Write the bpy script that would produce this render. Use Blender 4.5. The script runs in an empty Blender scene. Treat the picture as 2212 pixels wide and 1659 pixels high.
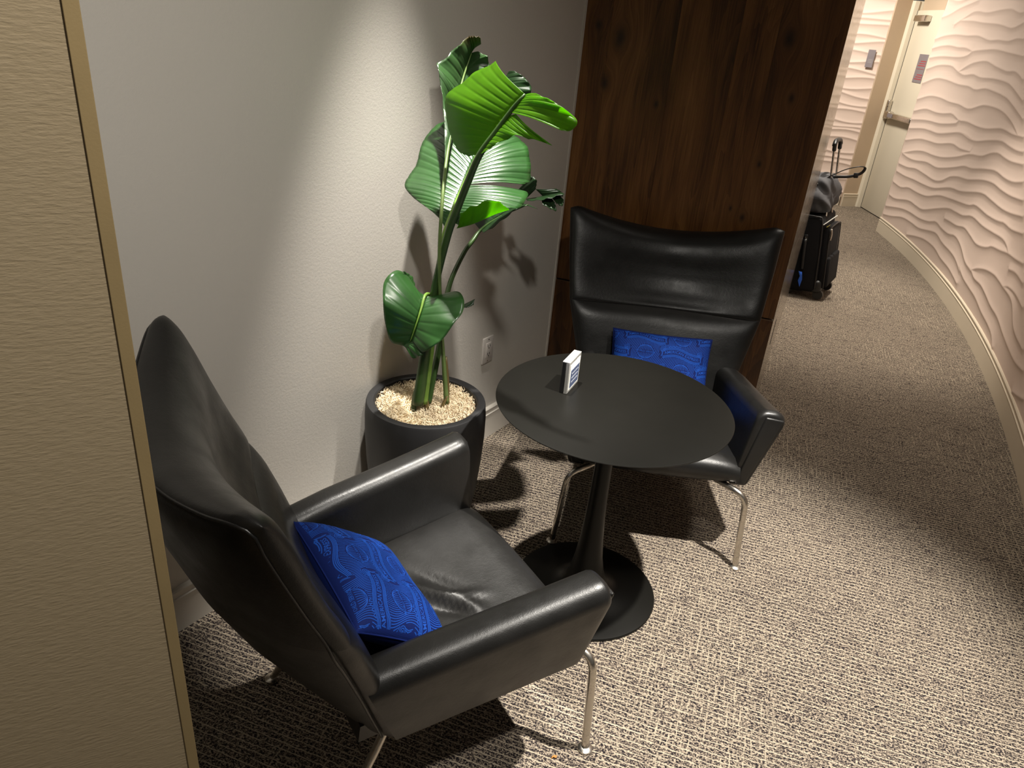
import bpy, bmesh, math, random
import numpy as np
from mathutils import Vector, Matrix, Quaternion

random.seed(7)
np.random.seed(7)
scene = bpy.context.scene
COL = scene.collection
R = math.radians

# ---------------------------------------------------------------- camera
F_PX, W_PX = 1600.0, 2212.0
PITCH, ROLL, CAM_H = R(26.36), R(5.36), 1.70
right = Vector((1, 0, 0))
fwd = Vector((0, math.cos(PITCH), -math.sin(PITCH)))
up = right.cross(fwd)
X = math.cos(ROLL) * right + math.sin(ROLL) * up
U = -math.sin(ROLL) * right + math.cos(ROLL) * up
cam_data = bpy.data.cameras.new('camera')
cam_data.sensor_width = 36.0
cam_data.lens = 36.0 * F_PX / W_PX
cam_data.clip_start = 0.02
cam = bpy.data.objects.new('camera', cam_data)
m = Matrix((X, U, -fwd)).transposed().to_4x4()
m.translation = Vector((0, 0, CAM_H))
cam.matrix_world = m
COL.objects.link(cam)
scene.camera = cam

# ---------------------------------------------------------------- world, lamps, exposure
world = bpy.data.worlds.new('lounge_ambient')
scene.world = world
world.use_nodes = True
bg = world.node_tree.nodes['Background']
bg.inputs[0].default_value = (1.0, 0.91, 0.78, 1)
bg.inputs[1].default_value = 0.08

def spot(name, loc, target, power, angle, blend, color, size=0.04):
    d = bpy.data.lights.new(name, 'SPOT')
    d.energy = power
    d.spot_size = R(angle)
    d.spot_blend = blend
    d.color = color
    d.shadow_soft_size = size
    o = bpy.data.objects.new(name, d)
    o.location = loc
    o.rotation_euler = (Vector(target) - Vector(loc)).to_track_quat('-Z', 'Y').to_euler()
    COL.objects.link(o)
    return o

WARM = (1.0, 0.91, 0.79)
NEUT = (1.0, 0.945, 0.86)
spot('ceiling_spot_seating', (1.05, 1.42, 2.95), (0.62, 1.68, 0), 880, 53, 0.7, NEUT, 0.03)
spot('ceiling_spot_plant', (-0.14, 2.15, 2.95), (-0.13, 2.09, 0.0), 560, 36, 0.6, NEUT, 0.03)
spot('ceiling_spot_entry', (0.30, 0.25, 2.95), (-0.55, 1.25, 0.6), 140, 104, 1.0, NEUT, 0.06)
spot('ceiling_spot_corridor_near', (1.55, 3.2, 2.95), (2.3, 3.5, 0.4), 70, 130, 1.0, WARM, 0.30)
spot('ceiling_spot_corridor_mid', (1.95, 4.7, 2.95), (2.7, 5.0, 0.6), 80, 140, 1.0, WARM, 0.30)
spot('ceiling_spot_corridor_far', (2.25, 5.35, 2.95), (2.25, 5.30, 0), 330, 66, 0.7, WARM, 0.04)
spot('ceiling_spot_corridor_end', (2.35, 6.8, 2.95), (2.9, 7.0, 0.6), 120, 140, 1.0, WARM, 0.30)
spot('added_door_light', (2.35, 8.2, 2.95), (3.6, 8.6, 0.6), 300, 140, 1.0, WARM, 0.2)  # added to brighten the door, no known fitting there
vs = scene.view_settings
vs.view_transform = 'Standard'
vs.look = 'None'
vs.gamma = 1.0
vs.use_curve_mapping = False
vs.exposure = 0.0

# ---------------------------------------------------------------- helpers
def link(o, parent=None):
    COL.objects.link(o)
    if parent is not None:
        o.parent = parent
    return o

def tag(o, label=None, cat=None, group=None, kind=None):
    if label: o['label'] = label
    if cat: o['category'] = cat
    if group: o['group'] = group
    if kind: o['kind'] = kind
    return o

def empty(name, loc=(0, 0, 0), rz=0.0):
    o = bpy.data.objects.new(name, None)
    o.location = loc
    o.rotation_euler = (0, 0, rz)
    o.empty_display_size = 0.1
    return link(o)

def mesh_obj(name, verts, faces, mat, parent=None, smooth=False):
    me = bpy.data.meshes.new(name)
    me.from_pydata([tuple(v) for v in verts], [], faces)
    me.update()
    if smooth:
        me.polygons.foreach_set('use_smooth', [True] * len(me.polygons))
    if mat: me.materials.append(mat)
    o = bpy.data.objects.new(name, me)
    return link(o, parent)

def bm_obj(name, bm, mat, parent=None, smooth=False, recalc=True):
    if recalc: bmesh.ops.recalc_face_normals(bm, faces=bm.faces)
    me = bpy.data.meshes.new(name)
    bm.to_mesh(me)
    bm.free()
    if smooth:
        me.polygons.foreach_set('use_smooth', [True] * len(me.polygons))
    if mat: me.materials.append(mat)
    o = bpy.data.objects.new(name, me)
    return link(o, parent)

def auto_smooth(o, ang=35):
    me = o.data
    me.polygons.foreach_set('use_smooth', [True] * len(me.polygons))
    try:
        me.set_sharp_from_angle(angle=R(ang))
    except Exception:
        pass
    return o

def rounded_box(name, size, loc, mat, parent=None, bevel=0.01, seg=3, rot=None):
    bm = bmesh.new()
    bmesh.ops.create_cube(bm, size=1.0)
    bmesh.ops.scale(bm, vec=size, verts=bm.verts)
    if bevel > 0:
        bmesh.ops.bevel(bm, geom=list(bm.edges), offset=bevel, segments=seg, profile=0.5, affect='EDGES')
    M = Matrix.Translation(loc)
    if rot is not None: M = M @ rot
    bmesh.ops.transform(bm, matrix=M, verts=bm.verts)
    o = bm_obj(name, bm, mat, parent)
    return auto_smooth(o, 40)

def spline(pts, n):
    """Catmull-Rom through pts (any dimension), n samples uniform in arc length."""
    P = np.array(pts, float)
    if len(P) == 2:
        t = np.linspace(0, 1, n)[:, None]
        return P[0] * (1 - t) + P[1] * t
    Q = np.vstack([2 * P[0] - P[1], P, 2 * P[-1] - P[-2]])
    out = []
    for i in range(1, len(Q) - 2):
        t = np.linspace(0, 1, 16, endpoint=False)[:, None]
        a, b, c, d = Q[i - 1], Q[i], Q[i + 1], Q[i + 2]
        out.append(0.5 * (2 * b + (c - a) * t + (2 * a - 5 * b + 4 * c - d) * t ** 2 + (3 * b - a - 3 * c + d) * t ** 3))
    out = np.vstack(out + [P[-1:]])
    s = np.r_[0, np.cumsum(np.linalg.norm(np.diff(out[:, :3], axis=0), axis=1))]
    si = np.linspace(0, s[-1], n)
    return np.stack([np.interp(si, s, out[:, k]) for k in range(out.shape[1])], 1)

def tube(name, pts, mat, parent=None, n=24, sides=10, radius=None, flat=1.0, cap=True):
    """pts: list of (x,y,z) with radius, or (x,y,z,r)."""
    P = np.array(pts, float)
    if P.shape[1] == 3:
        P = np.c_[P, np.full(len(P), radius)]
    S = spline(P, n)
    verts, faces = [], []
    prev = None
    for i in range(n):
        a = S[max(i - 1, 0), :3]; b = S[min(i + 1, n - 1), :3]
        t = Vector(b - a).normalized()
        if prev is None:
            ref = Vector((0, 0, 1)) if abs(t.z) < 0.9 else Vector((1, 0, 0))
            e1 = t.cross(ref).normalized()
        else:
            e1 = (prev - t * prev.dot(t)).normalized()
        prev = e1
        e2 = t.cross(e1)
        for k in range(sides):
            an = 2 * math.pi * k / sides
            verts.append(Vector(S[i, :3]) + float(S[i, 3]) * (math.cos(an) * e1 + flat * math.sin(an) * e2))
    for i in range(n - 1):
        for k in range(sides):
            k2 = (k + 1) % sides
            faces.append((i * sides + k, i * sides + k2, (i + 1) * sides + k2, (i + 1) * sides + k))
    if cap:
        faces.append(tuple(range(sides))[::-1])
        faces.append(tuple((n - 1) * sides + k for k in range(sides)))
    return mesh_obj(name, verts, faces, mat, parent, True)

def lathe(name, prof, mat, parent=None, seg=64, loc=(0, 0, 0), ang=40):
    verts, faces = [], []
    n = len(prof)
    for (r, z) in prof:
        for k in range(seg):
            a = 2 * math.pi * k / seg
            verts.append((loc[0] + r * math.cos(a), loc[1] + r * math.sin(a), loc[2] + z))
    for i in range(n - 1):
        for k in range(seg):
            k2 = (k + 1) % seg
            faces.append((i * seg + k, i * seg + k2, (i + 1) * seg + k2, (i + 1) * seg + k))
    if prof[0][0] > 1e-5: faces.append(tuple(range(seg))[::-1])
    if prof[-1][0] > 1e-5: faces.append(tuple((n - 1) * seg + k for k in range(seg)))
    o = mesh_obj(name, verts, faces, mat, parent)
    bm = bmesh.new(); bm.from_mesh(o.data)
    bmesh.ops.remove_doubles(bm, verts=bm.verts, dist=1e-6)
    bmesh.ops.recalc_face_normals(bm, faces=bm.faces)
    bm.to_mesh(o.data); bm.free()
    return auto_smooth(o, ang)

def prism(name, poly, z0, z1, mat, parent=None, bevel=0.0):
    """vertical prism over a plan polygon."""
    bm = bmesh.new()
    lo = [bm.verts.new((p[0], p[1], z0)) for p in poly]
    hi = [bm.verts.new((p[0], p[1], z1)) for p in poly]
    n = len(poly)
    bm.faces.new(lo[::-1]); bm.faces.new(hi)
    for i in range(n):
        j = (i + 1) % n
        bm.faces.new((lo[i], lo[j], hi[j], hi[i]))
    bmesh.ops.recalc_face_normals(bm, faces=bm.faces)
    if bevel > 0:
        bmesh.ops.bevel(bm, geom=list(bm.edges), offset=bevel, segments=2, profile=0.5, affect='EDGES')
    return bm_obj(name, bm, mat, parent)

# ---------------------------------------------------------------- materials
class NT:
    def __init__(self, name):
        self.m = bpy.data.materials.new(name)
        self.m.use_nodes = True
        self.t = self.m.node_tree
        self.b = self.t.nodes['Principled BSDF']
        self.out = self.t.nodes['Material Output']
    def n(self, typ, **kw):
        nd = self.t.nodes.new('ShaderNode' + typ)
        for k, v in kw.items():
            if hasattr(nd, k): setattr(nd, k, v)
        return nd
    def l(self, a, b): self.t.links.new(a, b)
    def coord(self, scale=(1, 1, 1), rot=(0, 0, 0), loc=(0, 0, 0), src='Object'):
        tc = self.n('TexCoord'); mp = self.n('Mapping')
        mp.inputs['Scale'].default_value = scale
        mp.inputs['Rotation'].default_value = rot
        mp.inputs['Location'].default_value = loc
        self.l(tc.outputs[src], mp.inputs[0])
        return mp.outputs[0]
    def noise(self, vec, scale, detail=4, rough=0.55, dist=0.0):
        nd = self.n('TexNoise')
        nd.inputs['Scale'].default_value = scale
        nd.inputs['Detail'].default_value = detail
        nd.inputs['Roughness'].default_value = rough
        nd.inputs['Distortion'].default_value = dist
        if vec is not None: self.l(vec, nd.inputs['Vector'])
        return nd.outputs[0]
    def ramp(self, fac, stops, interp='LINEAR'):
        nd = self.n('ValToRGB')
        cr = nd.color_ramp
        cr.interpolation = interp
        while len(cr.elements) < len(stops): cr.elements.new(0.5)
        for e, (p, c) in zip(cr.elements, stops):
            e.position = p
            e.color = (c if len(c) == 4 else tuple(c) + (1,)) if not isinstance(c, (int, float)) else (c, c, c, 1)
        self.l(fac, nd.inputs[0])
        return nd.outputs[0]
    def math(self, op, a, b=None, c=None):
        nd = self.n('Math'); nd.operation = op
        for i, v in enumerate((a, b, c)):
            if v is None: continue
            if isinstance(v, (int, float)): nd.inputs[i].default_value = v
            else: self.l(v, nd.inputs[i])
        return nd.outputs[0]
    def mix(self, fac, a, b, mode='MIX'):
        nd = self.n('Mix'); nd.data_type = 'RGBA'; nd.blend_type = mode
        for i, v in ((0, fac), (6, a), (7, b)):
            if isinstance(v, (int, float)): nd.inputs[i].default_value = v
            elif isinstance(v, tuple): nd.inputs[i].default_value = v if len(v) == 4 else v + (1,)
            else: self.l(v, nd.inputs[i])
        return nd.outputs[2]
    def bump(self, h, strength, dist=0.01):
        nd = self.n('Bump')
        nd.inputs['Strength'].default_value = strength
        nd.inputs['Distance'].default_value = dist
        self.l(h, nd.inputs['Height'])
        self.l(nd.outputs[0], self.b.inputs['Normal'])
    def set(self, color=None, rough=None, metal=None, spec=None, **kw):
        i = self.b.inputs
        if color is not None: i['Base Color'].default_value = tuple(color) + (1,)
        if rough is not None: i['Roughness'].default_value = rough
        if metal is not None: i['Metallic'].default_value = metal
        if spec is not None: i['Specular IOR Level'].default_value = spec
        return self

def plain(name, color, rough=0.5, metal=0.0, spec=0.5, grain=0.0, gscale=200, var=0.06):
    t = NT(name).set(color, rough, metal, spec)
    v = t.coord()
    nz = t.noise(v, 9, 3)
    lo = tuple(c * (1 - var) for c in color); hi = tuple(min(1, c * (1 + var)) for c in color)
    t.l(t.ramp(nz, [(0.3, lo), (0.7, hi)]), t.b.inputs['Base Color'])
    if grain > 0:
        t.bump(t.noise(v, gscale, 3), grain, 0.002)
    return t.m

def mat_leather():
    t = NT('charcoal_leather').set((0.016, 0.0155, 0.0145), 0.42, 0, 0.42)
    v = t.coord()
    big = t.noise(v, 6, 4)
    t.l(t.ramp(big, [(0.3, (0.0062, 0.006, 0.0057)), (0.7, (0.0098, 0.0095, 0.009))]), t.b.inputs['Base Color'])
    t.l(t.ramp(t.noise(v, 14, 4), [(0.3, 0.32), (0.75, 0.45)]), t.b.inputs['Roughness'])
    vo = t.n('TexVoronoi'); vo.inputs['Scale'].default_value = 420
    t.l(v, vo.inputs['Vector'])
    h = t.math('ADD', t.math('MULTIPLY', vo.outputs[0], 0.35), t.noise(v, 90, 4))
    t.bump(h, 0.22, 0.0015)
    return t.m

def mat_carpet():
    t = NT('woven_line_carpet').set((0.3, 0.25, 0.2), 0.95, 0, 0.1)
    v = t.coord(rot=(0, 0, R(17)))
    sep = t.n('SeparateXYZ'); t.l(v, sep.inputs[0])
    x, y = sep.outputs[0], sep.outputs[1]
    def vec(a, sa, b, sb, seed):
        c = t.n('CombineXYZ')
        t.l(t.math('MULTIPLY', a, sa), c.inputs[0]); t.l(t.math('MULTIPLY', b, sb), c.inputs[1]); c.inputs[2].default_value = seed
        return c.outputs[0]
    def lines(a, b, pitch, seed, wmul, thick, cut):
        # thin pale pile lines running along a, spaced across b, here and there interrupted
        wig = t.noise(vec(a, 60.0, b, 40.0, seed), 1.0, 2)
        drift = t.noise(vec(a, 6.0, b, 30.0, seed + 5), 1.0, 2)
        bb = t.math('ADD', b, t.math('MULTIPLY', t.math('SUBTRACT', wig, 0.5), wmul))
        bb = t.math('ADD', bb, t.math('MULTIPLY', t.math('SUBTRACT', drift, 0.5), wmul * 1.3))
        fr = t.math('FRACT', t.math('DIVIDE', bb, pitch))
        d = t.math('ABSOLUTE', t.math('SUBTRACT', fr, 0.5))
        k = t.n('MapRange'); k.inputs[1].default_value = thick; k.inputs[2].default_value = thick * 0.45
        t.l(d, k.inputs[0])
        on = t.ramp(t.noise(vec(a, 14.0, b, 75.0, seed + 9), 1.0, 2), [(cut, 0.0), (cut + 0.1, 1.0)])
        return t.math('MULTIPLY', k.outputs[0], on)
    l1 = lines(x, y, 0.0170, 0.0, 0.0075, 0.115, 0.36)
    l2 = lines(y, x, 0.0180, 17.0, 0.010, 0.13, 0.48)
    lowf = t.ramp(t.noise(v, 0.9, 2), [(0.47, 0.0), (0.55, 1.0)])
    l2 = t.math('MULTIPLY', l2, lowf)
    sp = t.noise(vec(x, 165.0, y, 215.0, 2.0), 1.0, 2, 0.6, 0.6)
    sp2 = t.noise(vec(x, 300.0, y, 340.0, 4.0), 1.0, 3, 0.7)
    s_ = t.math('ADD', t.math('MULTIPLY', sp, 0.65), t.math('MULTIPLY', sp2, 0.35))
    base = t.ramp(s_, [(0.42, (0.011, 0.009, 0.012)), (0.48, (0.034, 0.028, 0.029)), (0.525, (0.20, 0.16, 0.125)), (0.60, (0.43, 0.36, 0.275))])
    col = t.mix(t.math('MULTIPLY', t.math('MAXIMUM', l1, t.math('MULTIPLY', l2, 0.7)), 0.85), base, (0.52, 0.445, 0.335))
    col = t.mix(0.3, col, t.ramp(t.noise(v, 2.2, 3), [(0.3, 0.6), (0.7, 1.0)]), 'MULTIPLY')
    t.l(col, t.b.inputs['Base Color'])
    t.bump(t.math('ADD', t.math('MULTIPLY', l1, 0.5), s_), 0.5, 0.004)
    return t.m

def mat_wall_paint(name, color, sc=130, st=0.17):
    t = NT(name).set(color, 0.55, 0, 0.35)
    v = t.coord()
    t.l(t.ramp(t.noise(v, 1.5, 3), [(0.3, tuple(c * 0.96 for c in color)), (0.7, color)]), t.b.inputs['Base Color'])
    t.bump(t.math('ADD', t.noise(v, sc, 3, 0.6), t.math('MULTIPLY', t.noise(v, sc * 3, 2), 0.4)), st, 0.003)
    return t.m

def mat_wallcovering():
    t = NT('ribbed_vinyl_wallcovering').set((0.40, 0.32, 0.21), 0.7, 0, 0.25)
    v = t.coord(scale=(70, 70, 330))
    nz = t.noise(v, 1.0, 4, 0.6)
    t.l(t.ramp(nz, [(0.3, (0.35, 0.275, 0.17)), (0.7, (0.385, 0.305, 0.195))]), t.b.inputs['Base Color'])
    t.bump(nz, 0.35, 0.002)
    return t.m

def mat_wood(knots, du):
    """walnut veneer, grain along z; x of the object runs across the boards."""
    t = NT('dark_walnut_board').set((0.1, 0.05, 0.02), 0.42, 0, 0.4)
    tc = t.n('TexCoord'); sep = t.n('SeparateXYZ'); t.l(tc.outputs['Object'], sep.inputs[0])
    oi = t.n('ObjectInfo')
    x, z = sep.outputs[0], sep.outputs[2]
    warp = None
    dark = None
    for (kx, kz, kr) in knots:
        dx = t.math('DIVIDE', t.math('SUBTRACT', x, kx), kr)
        dz = t.math('DIVIDE', t.math('SUBTRACT', z, kz), kr * 1.7)
        d2 = t.math('ADD', t.math('MULTIPLY', dx, dx), t.math('MULTIPLY', dz, dz))
        g = t.math('POWER', 2.718, t.math('MULTIPLY', d2, -0.35))
        g2 = t.math('POWER', 2.718, t.math('MULTIPLY', d2, -2.2))
        w = t.math('MULTIPLY', t.math('MULTIPLY', g, dx), kr * 1.3)
        warp = w if warp is None else t.math('ADD', warp, w)
        dark = g2 if dark is None else t.math('MAXIMUM', dark, g2)
    xs = t.math('SUBTRACT', x, warp)
    xs = t.math('ADD', xs, t.math('MULTIPLY', oi.outputs['Random'], 3.0))
    cm = t.n('CombineXYZ')
    t.l(t.math('MULTIPLY', xs, 1.0), cm.inputs[0]); t.l(t.math('MULTIPLY', z, 0.11), cm.inputs[1])
    cath = t.noise(cm.outputs[0], 9, 3, 0.5, 0.6)
    bands = t.math('FRACT', t.math('MULTIPLY', cath, 9.0))
    cm2 = t.n('CombineXYZ')
    t.l(t.math('MULTIPLY', xs, 190.0), cm2.inputs[0]); t.l(t.math('MULTIPLY', z, 5.0), cm2.inputs[1])
    fine = t.noise(cm2.outputs[0], 1.0, 4, 0.6)
    cm3 = t.n('CombineXYZ')
    t.l(t.math('MULTIPLY', xs, 7.0), cm3.inputs[0]); t.l(t.math('MULTIPLY', z, 0.8), cm3.inputs[1])
    broad = t.noise(cm3.outputs[0], 1.0, 3, 0.6)
    f = t.math('ADD', t.math('MULTIPLY', broad, 0.75), t.math('MULTIPLY', fine, 0.30))
    f = t.math('ADD', f, t.math('MULTIPLY', bands, 0.07))
    col = t.ramp(f, [(0.38, (0.028, 0.0105, 0.003)), (0.50, (0.082, 0.031, 0.0075)), (0.59, (0.14, 0.057, 0.014)), (0.74, (0.22, 0.10, 0.031))])
    col = t.mix(t.math('MULTIPLY', dark, 0.85), col, (0.013, 0.008, 0.006))
    tint = t.ramp(oi.outputs['Random'], [(0, (0.88, 0.87, 0.86)), (1, (1.1, 1.08, 1.05))])
    col = t.mix(1.0, col, tint, 'MULTIPLY')
    t.l(col, t.b.inputs['Base Color'])
    t.bump(fine, 0.12, 0.002)
    return t.m

def mat_leaf(name, top, trans, tw=0.35, rough=0.28, spec=0.5, brown=None):
    t = NT(name).set(top, rough, 0, spec)
    v = t.coord()
    nz = t.noise(v, 12, 4)
    lo = tuple(c * 0.75 for c in top); hi = tuple(c * 1.25 for c in top)
    col = t.ramp(nz, [(0.3, lo), (0.7, hi)])
    if brown is not None:
        tc = t.n('TexCoord'); sp = t.n('SeparateXYZ'); t.l(tc.outputs['Object'], sp.inputs[0])
        zz = t.math('ADD', sp.outputs[2], t.math('MULTIPLY', t.math('SUBTRACT', nz, 0.5), 0.05))
        k = t.n('MapRange'); k.inputs[1].default_value = brown; k.inputs[2].default_value = brown + 0.03
        t.l(zz, k.inputs[0])
        col = t.mix(k.outputs[0], col, (0.06, 0.035, 0.01))
    t.l(col, t.b.inputs['Base Color'])
    fn = t.noise(v, 160, 2)
    t.bump(fn, 0.05, 0.001)
    tr = t.n('BsdfTranslucent'); tr.inputs[0].default_value = tuple(trans) + (1,)
    ms = t.n('MixShader'); ms.inputs[0].default_value = tw
    t.l(t.b.outputs[0], ms.inputs[1]); t.l(tr.outputs[0], ms.inputs[2])
    t.l(ms.outputs[0], t.out.inputs[0])
    return t.m

def mat_fabric(name, color, sc=900):
    t = NT(name).set(color, 0.8, 0, 0.2)
    v = t.coord()
    wv = t.n('TexWave'); wv.inputs['Scale'].default_value = sc / 3
    t.l(v, wv.inputs['Vector'])
    t.l(t.ramp(t.noise(v, sc, 2), [(0.3, tuple(c * 0.8 for c in color)), (0.7, tuple(min(1, c * 1.2) for c in color))]), t.b.inputs['Base Color'])
    t.bump(wv.outputs[1], 0.12, 0.001)
    return t.m

def mat_brushed(name, color, rough, metal=1.0):
    t = NT(name).set(color, rough, metal, 0.5)
    v = t.coord(scale=(8, 8, 60))
    nz = t.noise(v, 1, 3)
    t.l(t.ramp(nz, [(0.3, rough * 0.8), (0.7, rough * 1.25)]), t.b.inputs['Roughness'])
    t.l(t.ramp(nz, [(0.3, tuple(c * 0.94 for c in color)), (0.7, color)]), t.b.inputs['Base Color'])
    return t.m

def mat_glass():
    t = NT('clear_acrylic').set((0.95, 0.97, 0.97), 0.04, 0, 0.5)
    t.b.inputs['Transmission Weight'].default_value = 0.9
    t.b.inputs['IOR'].default_value = 1.45
    return t.m

M_LEATHER = mat_leather()
M_CARPET = mat_carpet()
M_WALL = mat_wall_paint('off_white_orange_peel_paint', (0.60, 0.57, 0.52))
M_BASE = mat_wall_paint('satin_white_baseboard', (0.60, 0.56, 0.50), 60, 0.03)
M_CREAM = mat_wall_paint('cream_baseboard', (0.62, 0.54, 0.42), 60, 0.03)
M_PLASTER = mat_wall_paint('blush_plaster_relief', (0.66, 0.53, 0.455), 160, 0.10)
M_BEIGE = mat_wall_paint('beige_paint', (0.55, 0.43, 0.31), 90, 0.1)
M_DOOR = mat_wall_paint('cream_door_paint', (0.66, 0.60, 0.48), 50, 0.03)
M_VINYL = mat_wallcovering()
M_GUARD = plain('tan_corner_guard_vinyl', (0.32, 0.235, 0.115), 0.5, 0, 0.3, 0.05, 400)
M_STEEL = mat_brushed('brushed_stainless', (0.62, 0.58, 0.52), 0.28)
M_SIDE = mat_brushed('glossy_taupe_laminate', (0.50, 0.43, 0.36), 0.14, 0.75)
M_TABLE = plain('satin_black_lacquer', (0.005, 0.0048, 0.004), 0.36, 0, 0.22, 0.04, 700)
M_POT = plain('matte_black_planter', (0.018, 0.018, 0.019), 0.55, 0, 0.45, 0.1, 120, 0.15)
M_BLACK = plain('black_plastic', (0.012, 0.012, 0.012), 0.4)
M_OUTLET = plain('white_outlet_plastic', (0.62, 0.58, 0.54), 0.35)
M_DARKSLOT = plain('dark_slot', (0.01, 0.009, 0.008), 0.8)
M_BLUE = mat_fabric('royal_blue_cotton', (0.0012, 0.009, 0.085))
M_BLUEPRINT = mat_fabric('light_blue_print', (0.008, 0.062, 0.35))
M_NYLON = mat_fabric('black_ballistic_nylon', (0.008, 0.008, 0.009), 1200)
M_DUFFEL = mat_fabric('grey_nylon', (0.085, 0.085, 0.09), 1000)
M_WHITE = plain('white_paper', (0.8, 0.79, 0.74), 0.6)
M_TAGBLUE = plain('blue_tag_plastic', (0.03, 0.13, 0.62), 0.4)
M_SIGNGREY = plain('grey_sign_plastic', (0.22, 0.195, 0.21), 0.4)
M_SIGNRED = plain('red_lettering', (0.36, 0.06, 0.075), 0.5)
M_CARDBLUE = plain('slate_blue_print', (0.07, 0.09, 0.16), 0.35)
M_SILVER = plain('silver_frame', (0.62, 0.61, 0.58), 0.25, 0.6)
M_MOSS = plain('pale_wood_excelsior', (0.84, 0.69, 0.49), 0.8, 0, 0.2, 0, 100, 0.25)
M_SOIL = plain('dark_potting_fill', (0.10, 0.065, 0.04), 0.9)
M_STEM = mat_leaf('petiole_green', (0.035, 0.075, 0.018), (0.08, 0.2, 0.02), 0.05, 0.38)
M_STEMPALE = mat_leaf('pale_petiole', (0.13, 0.20, 0.06), (0.2, 0.3, 0.05), 0.08, 0.4)
M_STEMBROWN = mat_leaf('dry_brown_petiole', (0.12, 0.085, 0.03), (0.2, 0.12, 0.02), 0.05, 0.5)
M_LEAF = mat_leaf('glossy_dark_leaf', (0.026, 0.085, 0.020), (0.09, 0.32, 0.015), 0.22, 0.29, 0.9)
M_LEAFB = mat_leaf('backlit_yellow_green_leaf', (0.075, 0.18, 0.005), (0.30, 0.68, 0.002), 0.62, 0.4, 0.4)  # light passing through the blade is partly put into this brighter green
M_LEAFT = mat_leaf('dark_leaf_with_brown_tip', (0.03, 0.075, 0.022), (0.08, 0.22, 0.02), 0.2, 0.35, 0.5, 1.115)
M_LEAFD = mat_leaf('darkest_green_leaf', (0.014, 0.036, 0.012), (0.03, 0.1, 0.01), 0.15, 0.35, 0.4)  # darkest green, for the rear, drooping and torn leaves
M_RIB = mat_leaf('pale_midrib', (0.17, 0.30, 0.05), (0.25, 0.45, 0.04), 0.15, 0.35)
M_CRUMB = plain('dry_orange_leaf', (0.5, 0.22, 0.05), 0.7)

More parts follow.
